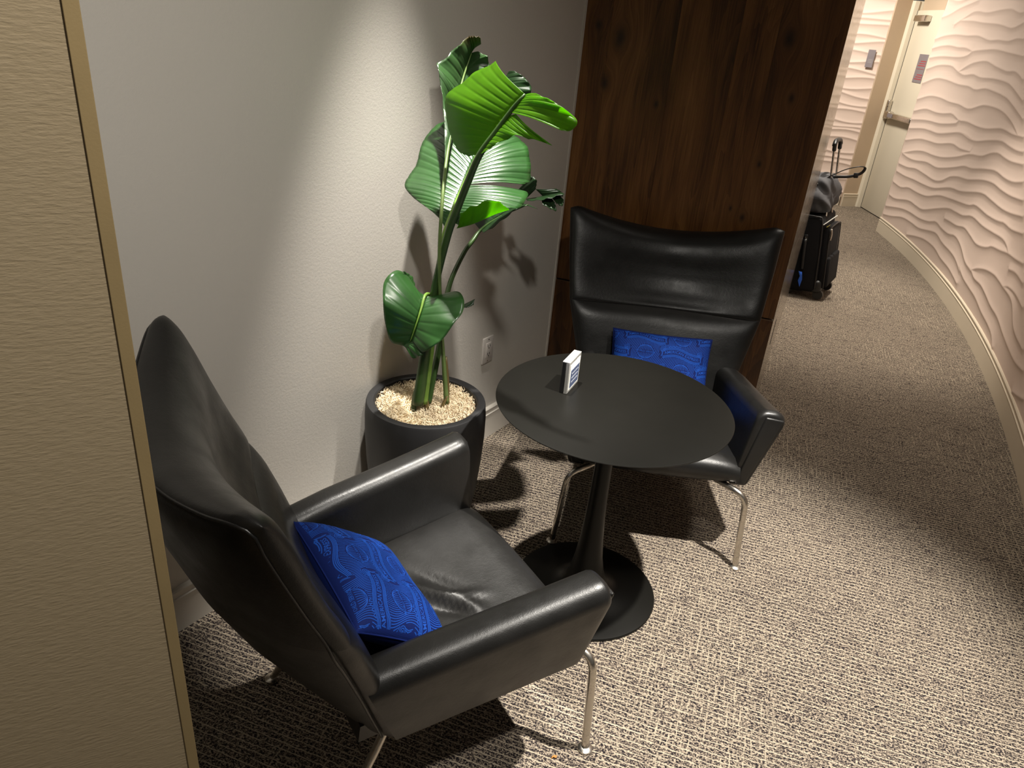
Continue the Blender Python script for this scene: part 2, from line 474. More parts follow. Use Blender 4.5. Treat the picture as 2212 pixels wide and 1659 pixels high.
# measured tables: crest lines of the relief wall as (y, z); leaf patches and stems in world metres
WALL_LINES=[[[7.878,2.017],[7.672,2.042],[7.495,2.083],[7.329,2.109],[7.114,2.137]],[[7.485,1.956],[7.402,1.982],[7.248,2.023],[7.142,2.05],[7.016,2.054],[6.819,2.041],[6.563,2.053],[6.323,2.055],[6.139,2.026],[6.062,2.024]],[[7.35,1.989],[7.077,1.983],[6.839,1.968],[6.517,1.956],[6.361,1.943],[6.166,1.925],[5.987,1.955]],[[7.858,1.832],[7.65,1.863],[7.383,1.878],[7.102,1.871],[6.855,1.872],[6.579,1.841],[6.382,1.845],[6.159,1.838],[6.005,1.856],[5.873,1.853]],[[7.856,1.753],[7.655,1.779],[7.44,1.789],[7.228,1.778],[7.05,1.778],[6.881,1.756]],[[7.842,1.673],[7.558,1.696],[7.135,1.702],[6.955,1.722],[6.878,1.753],[6.727,1.765],[6.383,1.778],[6.077,1.763],[5.749,1.745]],[[7.829,1.574],[7.591,1.618],[7.392,1.63],[7.223,1.626],[7.067,1.593],[6.883,1.572],[6.68,1.588],[6.486,1.573],[6.183,1.579],[5.873,1.568],[5.689,1.537],[5.428,1.478]],[[7.035,1.591],[6.892,1.64],[6.73,1.674],[6.479,1.692],[6.241,1.664],[5.973,1.64],[5.818,1.646],[5.692,1.629],[5.58,1.602]],[[7.824,1.448],[7.532,1.51],[7.28,1.514],[6.949,1.496],[6.682,1.496],[6.506,1.481],[6.311,1.503],[6.09,1.496],[5.779,1.473],[5.561,1.431],[5.295,1.373]],[[7.827,1.304],[7.561,1.355],[7.306,1.364],[7.01,1.349],[6.775,1.349],[6.51,1.335],[6.221,1.387],[5.89,1.391],[5.652,1.368],[5.42,1.318],[5.286,1.273]],[[7.82,1.197],[7.544,1.243],[7.27,1.239],[7.059,1.248],[6.86,1.267],[6.652,1.234],[6.47,1.242],[6.187,1.234],[5.97,1.241],[5.653,1.275],[5.392,1.267],[5.165,1.273]],[[7.819,1.119],[7.521,1.147],[7.324,1.157],[7.061,1.164],[6.688,1.207],[6.652,1.234]],[[7.814,1.037],[7.431,1.078],[7.066,1.081],[6.806,1.112],[6.579,1.147],[6.385,1.148],[6.24,1.134]],[[7.291,1.085],[7.057,1.084],[6.766,1.122],[6.52,1.147],[6.281,1.131],[6.094,1.136],[5.853,1.171],[5.57,1.201],[5.357,1.191],[5.177,1.186],[5.057,1.193]],[[7.817,0.923],[7.479,0.981],[7.228,0.996],[6.974,1.005],[6.636,1.049],[6.423,1.039],[6.171,1.048]],[[7.789,0.804],[7.503,0.867],[7.26,0.897],[6.972,0.903],[6.727,0.922],[6.421,0.972],[6.14,1.032],[5.875,1.055],[5.695,1.1],[5.539,1.123],[5.368,1.114],[5.208,1.112],[4.968,1.128]],[[7.789,0.804],[7.62,0.789],[7.403,0.794],[7.105,0.825],[6.832,0.823],[6.667,0.843],[6.383,0.894],[6.176,0.936],[5.987,0.947],[5.737,0.983],[5.464,1.012],[5.216,1.002],[5.022,1.009],[4.842,1.039]],[[7.792,0.702],[7.541,0.707],[7.312,0.731],[7.057,0.727],[6.775,0.722],[6.589,0.75],[6.418,0.812],[6.221,0.845],[5.985,0.863],[5.693,0.911],[5.431,0.934],[5.181,0.926],[4.954,0.93],[4.71,0.949]],[[7.792,0.628],[7.545,0.625],[7.272,0.637],[6.969,0.645],[6.71,0.664],[6.331,0.738],[6.04,0.762],[5.593,0.834],[5.344,0.834],[5.091,0.829],[4.869,0.84],[4.595,0.873]],[[7.793,0.521],[7.55,0.513],[7.353,0.548],[7.096,0.552],[6.831,0.571],[6.538,0.635],[6.244,0.666],[5.975,0.689],[5.763,0.71],[5.619,0.739],[5.306,0.735],[5.048,0.749],[4.904,0.768],[4.712,0.768],[4.474,0.796]],[[7.792,0.39],[7.606,0.39],[7.246,0.446],[7.011,0.446],[6.814,0.454],[6.499,0.53],[6.209,0.593],[5.981,0.609],[5.806,0.621],[5.614,0.658],[5.32,0.655],[5.057,0.669],[4.829,0.685],[4.69,0.676],[4.596,0.645]],[[6.216,0.508],[6.061,0.519],[5.875,0.528],[5.691,0.555],[5.507,0.542],[5.296,0.527],[5.075,0.56],[4.968,0.594],[4.773,0.618],[4.592,0.643],[4.431,0.653],[4.265,0.669]],[[7.796,0.275],[7.377,0.342],[7.128,0.363],[6.839,0.371],[6.577,0.401],[6.392,0.441],[6.205,0.431],[6.005,0.432],[5.838,0.457],[5.675,0.442],[5.544,0.41],[5.399,0.369],[5.207,0.356]],[[7.791,0.191],[7.561,0.224],[7.279,0.278],[7.022,0.293],[6.756,0.299],[6.453,0.347],[6.271,0.367],[6.063,0.343],[5.79,0.337],[5.622,0.322],[5.447,0.283]],[[7.012,0.174],[6.784,0.218],[6.549,0.252],[6.321,0.264],[6.165,0.26],[5.983,0.237],[5.731,0.23],[5.555,0.214],[5.41,0.198]],[[5.485,0.304],[5.319,0.272],[5.123,0.261],[4.905,0.254],[4.683,0.228],[4.456,0.218],[4.309,0.203],[4.21,0.16]],[[5.336,0.361],[5.19,0.36],[5.072,0.34],[4.886,0.349],[4.72,0.335],[4.544,0.315],[4.337,0.311],[4.12,0.286],[3.924,0.273],[3.721,0.271],[3.543,0.294]],[[5.204,0.36],[5.089,0.405],[4.908,0.449],[4.705,0.475],[4.545,0.475],[4.446,0.471],[4.244,0.469],[4.136,0.446],[4.01,0.386],[3.885,0.363],[3.682,0.358]],[[4.446,0.471],[4.352,0.5],[4.166,0.512],[3.961,0.499]],[[4.47,0.577],[4.316,0.597],[4.129,0.591]],[[3.567,0.162],[3.455,0.19],[3.363,0.215]]]
LEAVES={"bright":[[[[-0.146,2.03,1.361],[-0.125,2.02,1.395],[-0.105,2.01,1.428],[-0.082,2.0,1.464],[-0.059,1.99,1.497],[-0.035,1.98,1.527]],[[-0.173,2.07,1.348],[-0.215,2.12,1.357],[-0.238,2.15,1.4],[-0.258,2.17,1.451],[-0.243,2.17,1.499],[-0.184,2.16,1.548],[-0.124,2.13,1.589]]],[[[-0.144,2.03,1.361],[-0.125,2.02,1.393],[-0.105,2.01,1.426],[-0.082,2.0,1.462],[-0.054,1.97,1.48]],[[-0.133,2.0,1.371],[-0.101,1.97,1.4],[-0.048,1.93,1.434],[-0.019,1.91,1.431],[0.001,1.9,1.432],[0.045,1.87,1.426]]],[[[-0.068,1.985,1.48],[-0.059,1.99,1.496],[-0.033,1.98,1.526]],[[0.063,1.86,1.463],[0.082,1.85,1.47],[0.097,1.85,1.49],[0.043,1.88,1.522],[-0.007,1.94,1.534]]]],"glossy":[[[[-0.234,2.13,1.125],[-0.22,2.17,1.171],[-0.204,2.23,1.217],[-0.187,2.29,1.265],[-0.167,2.37,1.324]],[[-0.259,2.16,1.151],[-0.319,2.2,1.179],[-0.377,2.26,1.205],[-0.374,2.31,1.239],[-0.356,2.34,1.269],[-0.348,2.39,1.325],[-0.327,2.42,1.359],[-0.287,2.44,1.381],[-0.199,2.44,1.386]]],[[[-0.196,2.25,1.234],[-0.184,2.3,1.273],[-0.167,2.37,1.324]],[[-0.021,2.3,1.239],[-0.003,2.32,1.251],[-0.004,2.34,1.276],[-0.011,2.38,1.311],[-0.032,2.42,1.347],[-0.074,2.43,1.362],[-0.129,2.42,1.349]]],[[[-0.225,2.15,1.146],[-0.211,2.19,1.192],[-0.197,2.25,1.232]],[[-0.197,2.13,1.141],[-0.119,2.15,1.172],[-0.057,2.18,1.19],[-0.021,2.2,1.199],[-0.006,2.27,1.225],[-0.043,2.27,1.23]]]],"fold":[[[[-0.203,2.13,1.132],[-0.156,2.12,1.152],[-0.095,2.14,1.181],[-0.057,2.17,1.191]],[[-0.193,2.11,1.183],[-0.145,2.08,1.218],[-0.096,2.09,1.232],[-0.056,2.16,1.195]]]],"top":[[[[-0.263,2.36,1.439],[-0.249,2.38,1.454],[-0.236,2.43,1.514],[-0.217,2.46,1.587]],[[-0.257,2.36,1.49],[-0.307,2.36,1.545],[-0.288,2.38,1.569],[-0.254,2.4,1.605],[-0.225,2.42,1.632]]],[[[-0.249,2.38,1.454],[-0.236,2.43,1.514],[-0.217,2.46,1.587]],[[-0.142,2.42,1.459],[-0.138,2.43,1.523],[-0.161,2.44,1.565],[-0.166,2.43,1.584],[-0.195,2.44,1.594]]],[[[-0.217,2.46,1.587],[-0.207,2.45,1.602],[-0.187,2.43,1.616]],[[-0.225,2.42,1.632],[-0.207,2.4,1.635],[-0.188,2.4,1.635]]],[[[-0.251,2.2,1.303],[-0.246,2.25,1.351],[-0.246,2.3,1.399],[-0.268,2.35,1.439],[-0.258,2.36,1.49]],[[-0.254,2.2,1.309],[-0.261,2.24,1.355],[-0.275,2.3,1.424],[-0.291,2.34,1.497],[-0.307,2.36,1.545]]]],"back":[[[[-0.14,2.46,1.456],[-0.111,2.48,1.522],[-0.1,2.48,1.545]],[[-0.048,2.44,1.466],[-0.024,2.44,1.498],[-0.045,2.45,1.53],[-0.082,2.47,1.548]]]],"droop":[[[[-0.159,2.5,1.037],[-0.11,2.5,1.08],[-0.047,2.5,1.126],[-0.006,2.5,1.137],[0.032,2.5,1.125]],[[-0.143,2.47,1.035],[-0.115,2.46,1.058],[-0.071,2.46,1.098],[-0.037,2.47,1.127],[-0.01,2.49,1.135],[0.032,2.5,1.125]]],[[[-0.159,2.5,1.037],[-0.11,2.5,1.08],[-0.047,2.5,1.126],[-0.006,2.5,1.137]],[[-0.187,2.53,1.056],[-0.152,2.55,1.088],[-0.097,2.55,1.117],[-0.049,2.53,1.131]]]],"shred":[[[[-0.039,2.55,1.175],[-0.012,2.55,1.144]],[[-0.003,2.53,1.228],[0.018,2.52,1.216],[0.018,2.54,1.182]]],[[[-0.012,2.55,1.144],[0.044,2.55,1.159],[0.099,2.55,1.176]],[[-0.007,2.53,1.142],[0.053,2.5,1.16],[0.114,2.5,1.184]]],[[[0.018,2.55,1.18],[0.044,2.55,1.159]],[[0.083,2.55,1.188],[0.103,2.54,1.183],[0.114,2.54,1.167]]],[[[0.039,2.55,1.158],[0.062,2.55,1.168]],[[0.046,2.5,1.142],[0.092,2.5,1.125],[0.088,2.52,1.146]]],[[[0.062,2.55,1.168],[0.09,2.55,1.173]],[[0.092,2.51,1.148],[0.111,2.5,1.143],[0.117,2.51,1.16]]]],"low":[[[[-0.283,2.1,0.928],[-0.29,2.06,0.899],[-0.3,2.04,0.857],[-0.318,2.04,0.797]],[[-0.322,2.14,0.925],[-0.345,2.13,0.975],[-0.374,2.1,0.997],[-0.399,2.06,0.976],[-0.398,2.03,0.93],[-0.389,2.02,0.861],[-0.373,2.03,0.798],[-0.338,2.04,0.783]]],[[[-0.283,2.1,0.928],[-0.29,2.06,0.899],[-0.3,2.04,0.857],[-0.318,2.04,0.797]],[[-0.244,2.12,0.911],[-0.213,2.14,0.932],[-0.184,2.12,0.941],[-0.165,2.08,0.931],[-0.167,2.04,0.906],[-0.187,2.01,0.878],[-0.224,1.99,0.828],[-0.273,2.0,0.787],[-0.3,2.03,0.808]]],[[[-0.318,2.04,0.799],[-0.33,2.04,0.793],[-0.338,2.04,0.783]],[[-0.3,2.03,0.807],[-0.275,2.01,0.78],[-0.281,2.01,0.769],[-0.305,2.02,0.755],[-0.324,2.03,0.782]]],[[[-0.324,2.14,0.925],[-0.345,2.13,0.967],[-0.354,2.11,0.993]],[[-0.322,2.15,0.923],[-0.333,2.17,0.955],[-0.352,2.12,0.99]]]],"bit":[[[[-0.175,2.2,0.873],[-0.156,2.2,0.885],[-0.141,2.2,0.895]],[[-0.172,2.18,0.87],[-0.158,2.18,0.873],[-0.144,2.19,0.878]]]]}
STEMS={"bright":[[-0.035,1.975,1.527,0.004],[-0.059,1.985,1.496,0.007],[-0.104,2.0,1.426,0.009],[-0.142,2.02,1.363,0.011],[-0.17,2.05,1.288,0.0125],[-0.199,2.08,1.202,0.013],[-0.225,2.1,1.118,0.0135],[-0.258,2.12,0.952,0.014],[-0.276,2.13,0.791,0.018],[-0.287,2.13,0.669,0.022],[-0.299,2.12,0.546,0.022]],"glossy":[[-0.17,2.35,1.314,0.006],[-0.186,2.275,1.267,0.008],[-0.202,2.215,1.22,0.009],[-0.218,2.155,1.174,0.0095],[-0.233,2.115,1.117,0.011],[-0.246,2.14,1.054,0.009],[-0.257,2.15,0.969,0.01],[-0.269,2.15,0.783,0.016],[-0.277,2.14,0.665,0.018],[-0.287,2.14,0.542,0.018]],"top":[[-0.216,2.45,1.587,0.002],[-0.235,2.42,1.515,0.004],[-0.247,2.34,1.426,0.0045],[-0.249,2.19,1.303,0.006],[-0.244,2.09,1.207,0.0065],[-0.246,2.09,1.069,0.007],[-0.241,2.13,0.887,0.007],[-0.231,2.16,0.735,0.008],[-0.212,2.18,0.529,0.011]],"droop":[[-0.001,2.49,1.14,0.002],[-0.091,2.49,1.091,0.004],[-0.153,2.49,1.041,0.007],[-0.178,2.46,1.007,0.009],[-0.204,2.43,0.969,0.0095],[-0.234,2.33,0.897,0.01],[-0.243,2.25,0.814,0.011],[-0.247,2.2,0.716,0.012],[-0.271,2.16,0.533,0.014]],"low":[[-0.316,2.035,0.801,0.002],[-0.299,2.035,0.859,0.003],[-0.289,2.055,0.901,0.0045],[-0.283,2.095,0.931,0.006],[-0.273,2.15,0.899,0.007],[-0.271,2.16,0.803,0.008],[-0.279,2.15,0.538,0.011]]}

# ---------------------------------------------------------------- the setting
H_WALL = 3.0
fl_o = mesh_obj('floor', [(-4, -1.5, 0), (6.5, -1.5, 0), (6.5, 11.5, 0), (-4, 11.5, 0)], [(0, 1, 2, 3)], M_CARPET)
tag(fl_o, 'charcoal and cream woven line carpet over the whole floor', kind='structure')

W0 = Vector((-0.914, 1.604, 0)); WD = Vector((0.537, 0.843, 0)).normalized()
WN = Vector((-WD.y, WD.x, 0))              # points into the wall
C_END = Vector((0.152, 3.277, 0))          # corner with the timber wall
C_START = W0 - WD * 2.6

def strip(a, b, off0, off1):
    a, b = Vector(a), Vector(b)
    d = (b - a).normalized(); n = Vector((-d.y, d.x, 0))
    return [a + n * off0, b + n * off0, b + n * off1, a + n * off1]

tag(prism('wall_left', strip(C_START, C_END, 0.0, 0.15), 0, H_WALL, M_WALL), 'off-white painted wall with faint orange-peel texture behind the plant', kind='structure')

def baseboard_profile(path, name, mat, h=0.15, label=None):
    """sweep a baseboard section along a plan path (list of (pos, outward normal))."""
    prof = [(0.0, 0.0), (0.014, 0.0), (0.014, h - 0.036), (0.0165, h - 0.034), (0.0165, h - 0.031), (0.0115, h - 0.028), (0.0115, h - 0.016), (0.015, h - 0.013), (0.0155, h - 0.006), (0.011, h - 0.001), (0.0, h)]
    verts, faces = [], []
    k = len(prof)
    for (p, n) in path:
        for (o, z) in prof:
            q = Vector(p) + Vector(n) * o
            verts.append((q.x, q.y, z))
    for i in range(len(path) - 1):
        for j in range(k - 1):
            faces.append((i * k + j, (i + 1) * k + j, (i + 1) * k + j + 1, i * k + j + 1))
    faces.append(tuple(range(k))); faces.append(tuple((len(path) - 1) * k + j for j in range(k))[::-1])
    o = mesh_obj(name, verts, faces, mat)
    tag(o, label, kind='structure')
    return auto_smooth(o, 30)

baseboard_profile([(C_START, -WN), (C_END, -WN)], 'baseboard_left', M_BASE, 0.15, 'white moulded baseboard under the off-white wall')
# slim white corner bead where the painted wall stops against the timber
tag(prism('trim_1', [C_END - WN * 0.004 - WD * 0.012, C_END - WN * 0.004 + WD * 0.0, C_END + WN * 0.01, C_END + WN * 0.01 - WD * 0.012], 0.0, H_WALL, M_BASE), 'thin white corner bead beside the timber wall', kind='structure')

# timber wall: boards with a horizontal shadow gap at 0.634 m
G0 = Vector((0.156, 3.284, 0)); G1 = Vector((1.082, 2.988, 0))
GD = (G1 - G0).normalized(); GN = Vector((-GD.y, GD.x, 0))   # points away from the camera
GL = (G1 - G0).length
S_END = Vector((1.974, 5.289, 0))          # far end of the corridor side of the timber block
wood_root = prism('wall_back', [G0 + GN * 0.012, G1 + GN * 0.012 - GD * 0.004, S_END - GD * 0.004 , S_END - GD * 0.45 + GN * 0.3, G0 + GN * 1.9 + GD * 0.3, G0 + GN * 0.2], 0, H_WALL, M_DARKSLOT)
tag(wood_root, 'dark knotty walnut board wall behind the far chair', kind='structure')
KNOTS = [(0.055, 1.695, 0.020), (0.149, 1.656, 0.038), (0.108, 1.485, 0.022), (0.779, 1.707, 0.030), (0.835, 1.509, 0.018), (0.773, 1.256, 0.012), (0.753, 1.04, 0.016), (0.33, 1.43, 0.012), (0.70, 1.07, 0.010)]
M_WOOD = mat_wood(KNOTS, GD)
rotw = math.atan2(GD.y, GD.x)
def board(x0, x1, z0, z1):
    o = rounded_box('board', (x1 - x0 - 0.0002, 0.012, z1 - z0), ((x0 + x1) / 2, 0.006, (z0 + z1) / 2), M_WOOD, None, 0.0004, 1)
    o.location = G0; o.rotation_euler = (0, 0, rotw)
    o.parent = wood_root
    return o
joints = [0.0, 0.105, 0.368, 0.60, 0.735, GL]
for a, b in zip(joints[:-1], joints[1:]):
    board(a, b, 0.640, H_WALL)
    board(a, b, 0.0, 0.630)
ledge = rounded_box('groove_lip', (GL, 0.012, 0.003), (GL / 2, 0.007, 0.6305), plain('pale_groove_edge', (0.20, 0.12, 0.07), 0.5), None, 0.0006, 1)
ledge.location = G0; ledge.rotation_euler = (0, 0, rotw); ledge.parent = wood_root

# glossy corridor side of the same block
sd = (S_END - G1).normalized(); sn = Vector((sd.y, -sd.x, 0))
side = prism('wall_corridor', [G1 + GN * 0.0, S_END, S_END - sn * 0.02, G1 - sn * 0.02 + GN * 0.014], 0, H_WALL, M_SIDE)
tag(side, 'glossy taupe laminate side of the timber wall along the corridor', kind='structure')
slot_c = Vector((1.265, 3.458, 0))
slot_c = G1 + sd * ((slot_c - G1).dot(sd))
slot = prism('pull_slot', [slot_c - sd * 0.012 + sn * 0.0015, slot_c + sd * 0.012 + sn * 0.0015, slot_c + sd * 0.012 - sn * 0.01, slot_c - sd * 0.012 - sn * 0.01], 0.345, 0.475, M_DARKSLOT, side)
seams = [0.634, 1.25, 1.9]
for z in seams[:1]:
    prism('panel_seam', [G1 + sd * 0.01 + sn * 0.0006, G1 + sd * 0.4 + sn * 0.0006, G1 + sd * 0.4 - sn * 0.004, G1 + sd * 0.01 - sn * 0.004], z - 0.0015, z + 0.0015, M_DARKSLOT, side)

# near wall end with its corner guard
E0 = Vector((-0.497, 0.868, 0)) * 0.75
FD = Vector((-0.88, -0.47, 0)).normalized()
BD = Vector((-0.58, 0.815, 0)).normalized()
E1 = E0 + FD * 0.0125
colw = prism('wall_front', [E0 + FD * 0.011 + BD * 0.003, E0 + FD * 1.1 + BD * 0.001, E0 + FD * 1.1 + BD * 0.13, E0 + BD * 0.13 + FD * 0.003, E0 + BD * 0.01 + FD * 0.003], 0, H_WALL, M_VINYL)
tag(colw, 'tan ribbed vinyl wall end close to the camera at left', kind='structure')
tr2 = prism('trim_2', [E0, E1, E1 + BD * 0.0032, E0 + FD * 0.003 + BD * 0.0032, E0 + FD * 0.003 + BD * 0.06, E0 + BD * 0.06], 0, H_WALL, M_GUARD, None, 0.0006)
tag(tr2, 'smooth tan corner guard on the edge of the near wall', kind='structure')

# curved relief wall along the corridor
CQ = (-0.03628, 0.65936, 0.72756)
def wx(y): return CQ[0] * y * y + CQ[1] * y + CQ[2]
Y_NEAR, Y_FAR = 1.6, 7.85
def relief_wall(name, path_xy, normals, s_of, lines, z0, z1, step, amp, label, thick=0.10, Ls=0.030):
    """path_xy: (n,2) plan points; normals towards the room; lines: list of (k,2) arrays in (s,z)."""
    n = len(path_xy)
    zs = np.arange(z0, z1 + 1e-6, step)
    S, Z = np.meshgrid(s_of, zs, indexing='ij')
    dU = np.full(S.shape, 1e9); dD = np.full(S.shape, 1e9)     # distance to the crest below / above a point
    for L in lines:
        L = np.asarray(L)
        for a, b in zip(L[:-1], L[1:]):
            mx = 0.16
            i0 = np.searchsorted(s_of, min(a[0], b[0]) - mx); i1 = np.searchsorted(s_of, max(a[0], b[0]) + mx)
            j0 = np.searchsorted(zs, min(a[1], b[1]) - mx); j1 = np.searchsorted(zs, max(a[1], b[1]) + mx)
            if i1 <= i0 or j1 <= j0: continue
            ss = S[i0:i1, j0:j1]; zz = Z[i0:i1, j0:j1]
            v = b - a; q = (v * v).sum() + 1e-12
            t = np.clip(((ss - a[0]) * v[0] + (zz - a[1]) * v[1]) / q, 0, 1)
            ez = zz - a[1] - t * v[1]
            dd = np.hypot(ss - a[0] - t * v[0], ez)
            dU[i0:i1, j0:j1] = np.minimum(dU[i0:i1, j0:j1], np.where(ez >= 0, dd, 1e9))
            dD[i0:i1, j0:j1] = np.minimum(dD[i0:i1, j0:j1], np.where(ez < 0, dd, 1e9))
    rnd = lambda q: np.sqrt(q * q + 0.003 ** 2) - 0.003
    h = amp * np.maximum(np.exp(-rnd(dU) / (Ls * 0.9)), np.exp(-rnd(dD) / (Ls * 0.62)))
    # gentle swelling between crests
    h += 0.002 * np.sin(S * 3.1 + Z * 7.0) * np.sin(Z * 3.3 - S * 1.7)
    P = np.empty(S.shape + (3,))
    P[..., 0] = path_xy[:, 0:1] + normals[:, 0:1] * h
    P[..., 1] = path_xy[:, 1:2] + normals[:, 1:2] * h
    P[..., 2] = Z
    nz = len(zs)
    verts = P.reshape(-1, 3)
    idx = np.arange(n * nz).reshape(n, nz)
    q = np.stack([idx[:-1, :-1], idx[1:, :-1], idx[1:, 1:], idx[:-1, 1:]], -1).reshape(-1, 4)
    # back skin so that the wall has thickness
    back = np.zeros((2 * n, 3))
    back[:n, :2] = path_xy - normals * thick; back[:n, 2] = z0
    back[n:, :2] = path_xy - normals * thick; back[n:, 2] = z1
    b0 = n * nz
    fb = [(b0 + i, b0 + n + i, b0 + n + i + 1, b0 + i + 1) for i in range(n - 1)]
    fe = [(idx[0, 0], b0, b0 + n, idx[0, -1]), (idx[-1, 0], idx[-1, -1], b0 + 2 * n - 1, b0 + n - 1)]
    ft = [(idx[i, -1], idx[i + 1, -1], b0 + n + i + 1, b0 + n + i) for i in range(n - 1)]
    faces = np.vstack([q, np.array(fb), np.array(fe), np.array(ft)])
    allv = np.vstack([verts, back])
    me = bpy.data.meshes.new(name)
    me.vertices.add(len(allv)); me.vertices.foreach_set('co', allv.ravel())
    me.loops.add(faces.size); me.loops.foreach_set('vertex_index', faces.ravel().astype(np.int32))
    me.polygons.add(len(faces)); me.polygons.foreach_set('loop_start', np.arange(0, faces.size, 4, dtype=np.int32))
    me.update(); me.validate()
    sm = np.zeros(len(me.polygons), bool); sm[:len(q)] = True
    me.polygons.foreach_set('use_smooth', sm)
    me.materials.append(M_PLASTER)
    o = link(bpy.data.objects.new(name, me))
    return tag(o, label, kind='structure')

yy = np.linspace(Y_NEAR, Y_FAR, 4000)
xx = wx(yy)
sl = np.r_[0, np.cumsum(np.hypot(np.diff(xx), np.diff(yy)))]
step = 0.0048
s_of = np.arange(0, sl[-1], 0.0085)
ys = np.interp(s_of, sl, yy); xs_ = wx(ys)
tanx = 2 * CQ[0] * ys + CQ[1]
nl = np.sqrt(1 + tanx ** 2)
nrm = np.stack([-1 / nl, tanx / nl], 1)
lines = []
for L in WALL_LINES:
    A_ = np.array(L)
    B_ = np.c_[np.interp(A_[:, 0], yy, sl), A_[:, 1]]
    lines.append(spline(np.c_[B_, np.zeros(len(B_))], len(B_) * 3)[:, :2])
rg = np.random.RandomState(3)
smax = np.interp(3.35, yy, sl)
def wavy(z, s0, s1, amp=0.03, tilt=0.0):
    s = np.arange(s0, s1, 0.06)
    ph = rg.rand(3) * 6.28
    return np.c_[s, z + tilt * (s - s1) + amp * (np.sin(s * 5.2 + ph[0]) * 0.6 + np.sin(s * 9.1 + ph[1]) * 0.35 + np.sin(s * 2.1 + ph[2]) * 0.7)]
for k, z in enumerate(np.arange(2.16, 3.0, 0.15)):
    lines.append(wavy(z, 0.0, s_of[-1]))
for k, z in enumerate(np.arange(0.2, 2.1, 0.15)):
    lines.append(wavy(z, 0.0, smax - 0.15 + 0.9 * max(0, z - 0.6), 0.03, 0.0))
relief_wall('wall_right', np.stack([xs_, ys], 1), nrm, s_of, lines, 0.10, H_WALL, step, 0.0085, 'curved blush plaster wall with dune-like wave relief', 0.30)
bp = []
for y in np.linspace(Y_NEAR, Y_FAR + 0.0, 70):
    tx = 2 * CQ[0] * y + CQ[1]; q = math.hypot(1, tx)
    bp.append((Vector((wx(y), y, 0)) + Vector((-1 / q, tx / q, 0)) * -0.004, Vector((-1 / q, tx / q, 0))))
baseboard_profile(bp, 'baseboard_right', M_CREAM, 0.15, 'cream moulded baseboard following the curved wall')

# door wall, door, frame, pilaster, far relief wall
DX = 3.97
tag(prism('wall_door', [(DX + 0.03, 9.07), (DX + 0.03, 7.80), (DX + 0.2, 7.80), (DX + 0.2, 9.3)], 0, H_WALL, M_BEIGE), 'beige wall holding the cream door', kind='structure')
door = rounded_box('door_1', (0.04, 0.93, 2.10), (DX, 9.055 - 0.012 - 0.465, 1.06), M_DOOR, None, 0.003, 2)
tag(door, 'cream flush door with a steel panic bar at the end of the corridor', kind='structure')
bar_z = 1.06
px = DX - 0.02
bar = rounded_box('panic_bar', (0.05, 0.60, 0.055), (px - 0.045, 8.62, bar_z), M_STEEL, door, 0.012, 3)
rounded_box('bar_end_case', (0.065, 0.10, 0.075), (px - 0.035, 8.93, bar_z), M_STEEL, bar, 0.014, 3)
rounded_box('bar_dark_label', (0.004, 0.12, 0.04), (px - 0.072, 8.82, bar_z), M_SIGNGREY, bar, 0.001, 1)
rounded_box('latch_case', (0.05, 0.05, 0.20), (px - 0.028, 9.015, bar_z + 0.05), M_STEEL, door, 0.012, 3)
cl = rounded_box('door_closer', (0.07, 0.26, 0.06), (px - 0.036, 8.80, 2.03), M_STEEL, door, 0.01, 2)
sg = rounded_box('notice_plate', (0.005, 0.20, 0.275), (DX - 0.0225, 8.585, 1.56), M_SIGNGREY, None, 0.001, 1)
tag(sg, 'grey notice plate with two blocks of red lettering on the cream door', 'sign')
for blk, zc in ((0, 1.63), (1, 1.50)):
    for k in range(3):
        rounded_box('red_lettering', (0.001, 0.12 + 0.02 * k, 0.010), (DX - 0.0255, 8.555 + 0.01 * k, zc - 0.021 * k), M_SIGNRED, sg, 0.0, 1)
rounded_box('red_rule', (0.001, 0.17, 0.004), (DX - 0.0255, 8.585, 1.556), M_SIGNRED, sg, 0.0, 1)
rounded_box('door_gap', (0.002, 0.007, 2.1), (DX - 0.0205, 9.0365, 1.06), M_DARKSLOT, door, 0.0, 1)
fr = prism('trim_3', [(3.883, 9.071), (3.905, 9.045), (3.95, 9.04), (3.955, 9.055), (3.992, 9.05), (4.05, 9.05), (4.05, 9.2), (3.883, 9.2)], 0, 2.2, M_DOOR, None, 0.003)
tag(fr, 'cream moulded door frame beside the beige pilaster', kind='structure')
tag(prism('wall_pilaster', [(3.694, 9.008), (3.884, 9.074), (3.884, 9.3), (3.72, 9.3)], 0, H_WALL, M_BEIGE), 'narrow beige pilaster between the relief wall and the door', kind='structure')
baseboard_profile([(Vector((3.694, 9.008, 0)), Vector((0.33, -0.944, 0))), (Vector((3.884, 9.074, 0)), Vector((0.33, -0.944, 0)))], 'baseboard_pilaster', M_CREAM, 0.15, 'cream baseboard at the foot of the beige pilaster')
FA = Vector((3.69, 9.06, 0)); FB = Vector((2.75, 9.55, 0))
fd = (FB - FA).normalized(); fnm = Vector((-fd.y, fd.x, 0))
if fnm.y > 0: fnm = -fnm
sf = np.arange(-0.024, (FB - FA).length, 0.012)
pxy = np.stack([FA.x + fd.x * sf, FA.y + fd.y * sf], 1)
nn = np.tile(np.array([[fnm.x, fnm.y]]), (len(sf), 1))
fl_lines = [wavy(z, -0.1, 1.2, 0.030, 0.0) for z in np.arange(0.2, 3.0, 0.086)]
relief_wall('wall_far', pxy, nn, sf, fl_lines, 0.10, H_WALL, 0.006, 0.010, 'blush wave-relief plaster wall beyond the suitcase', 0.15, 0.026)
baseboard_profile([(FB, fnm), (FA, fnm)], 'baseboard_far', M_CREAM, 0.15, 'cream baseboard under the far relief wall')
ws = Vector((3.60, 9.025, 1.605))
wsx = FA + fd * 0.085
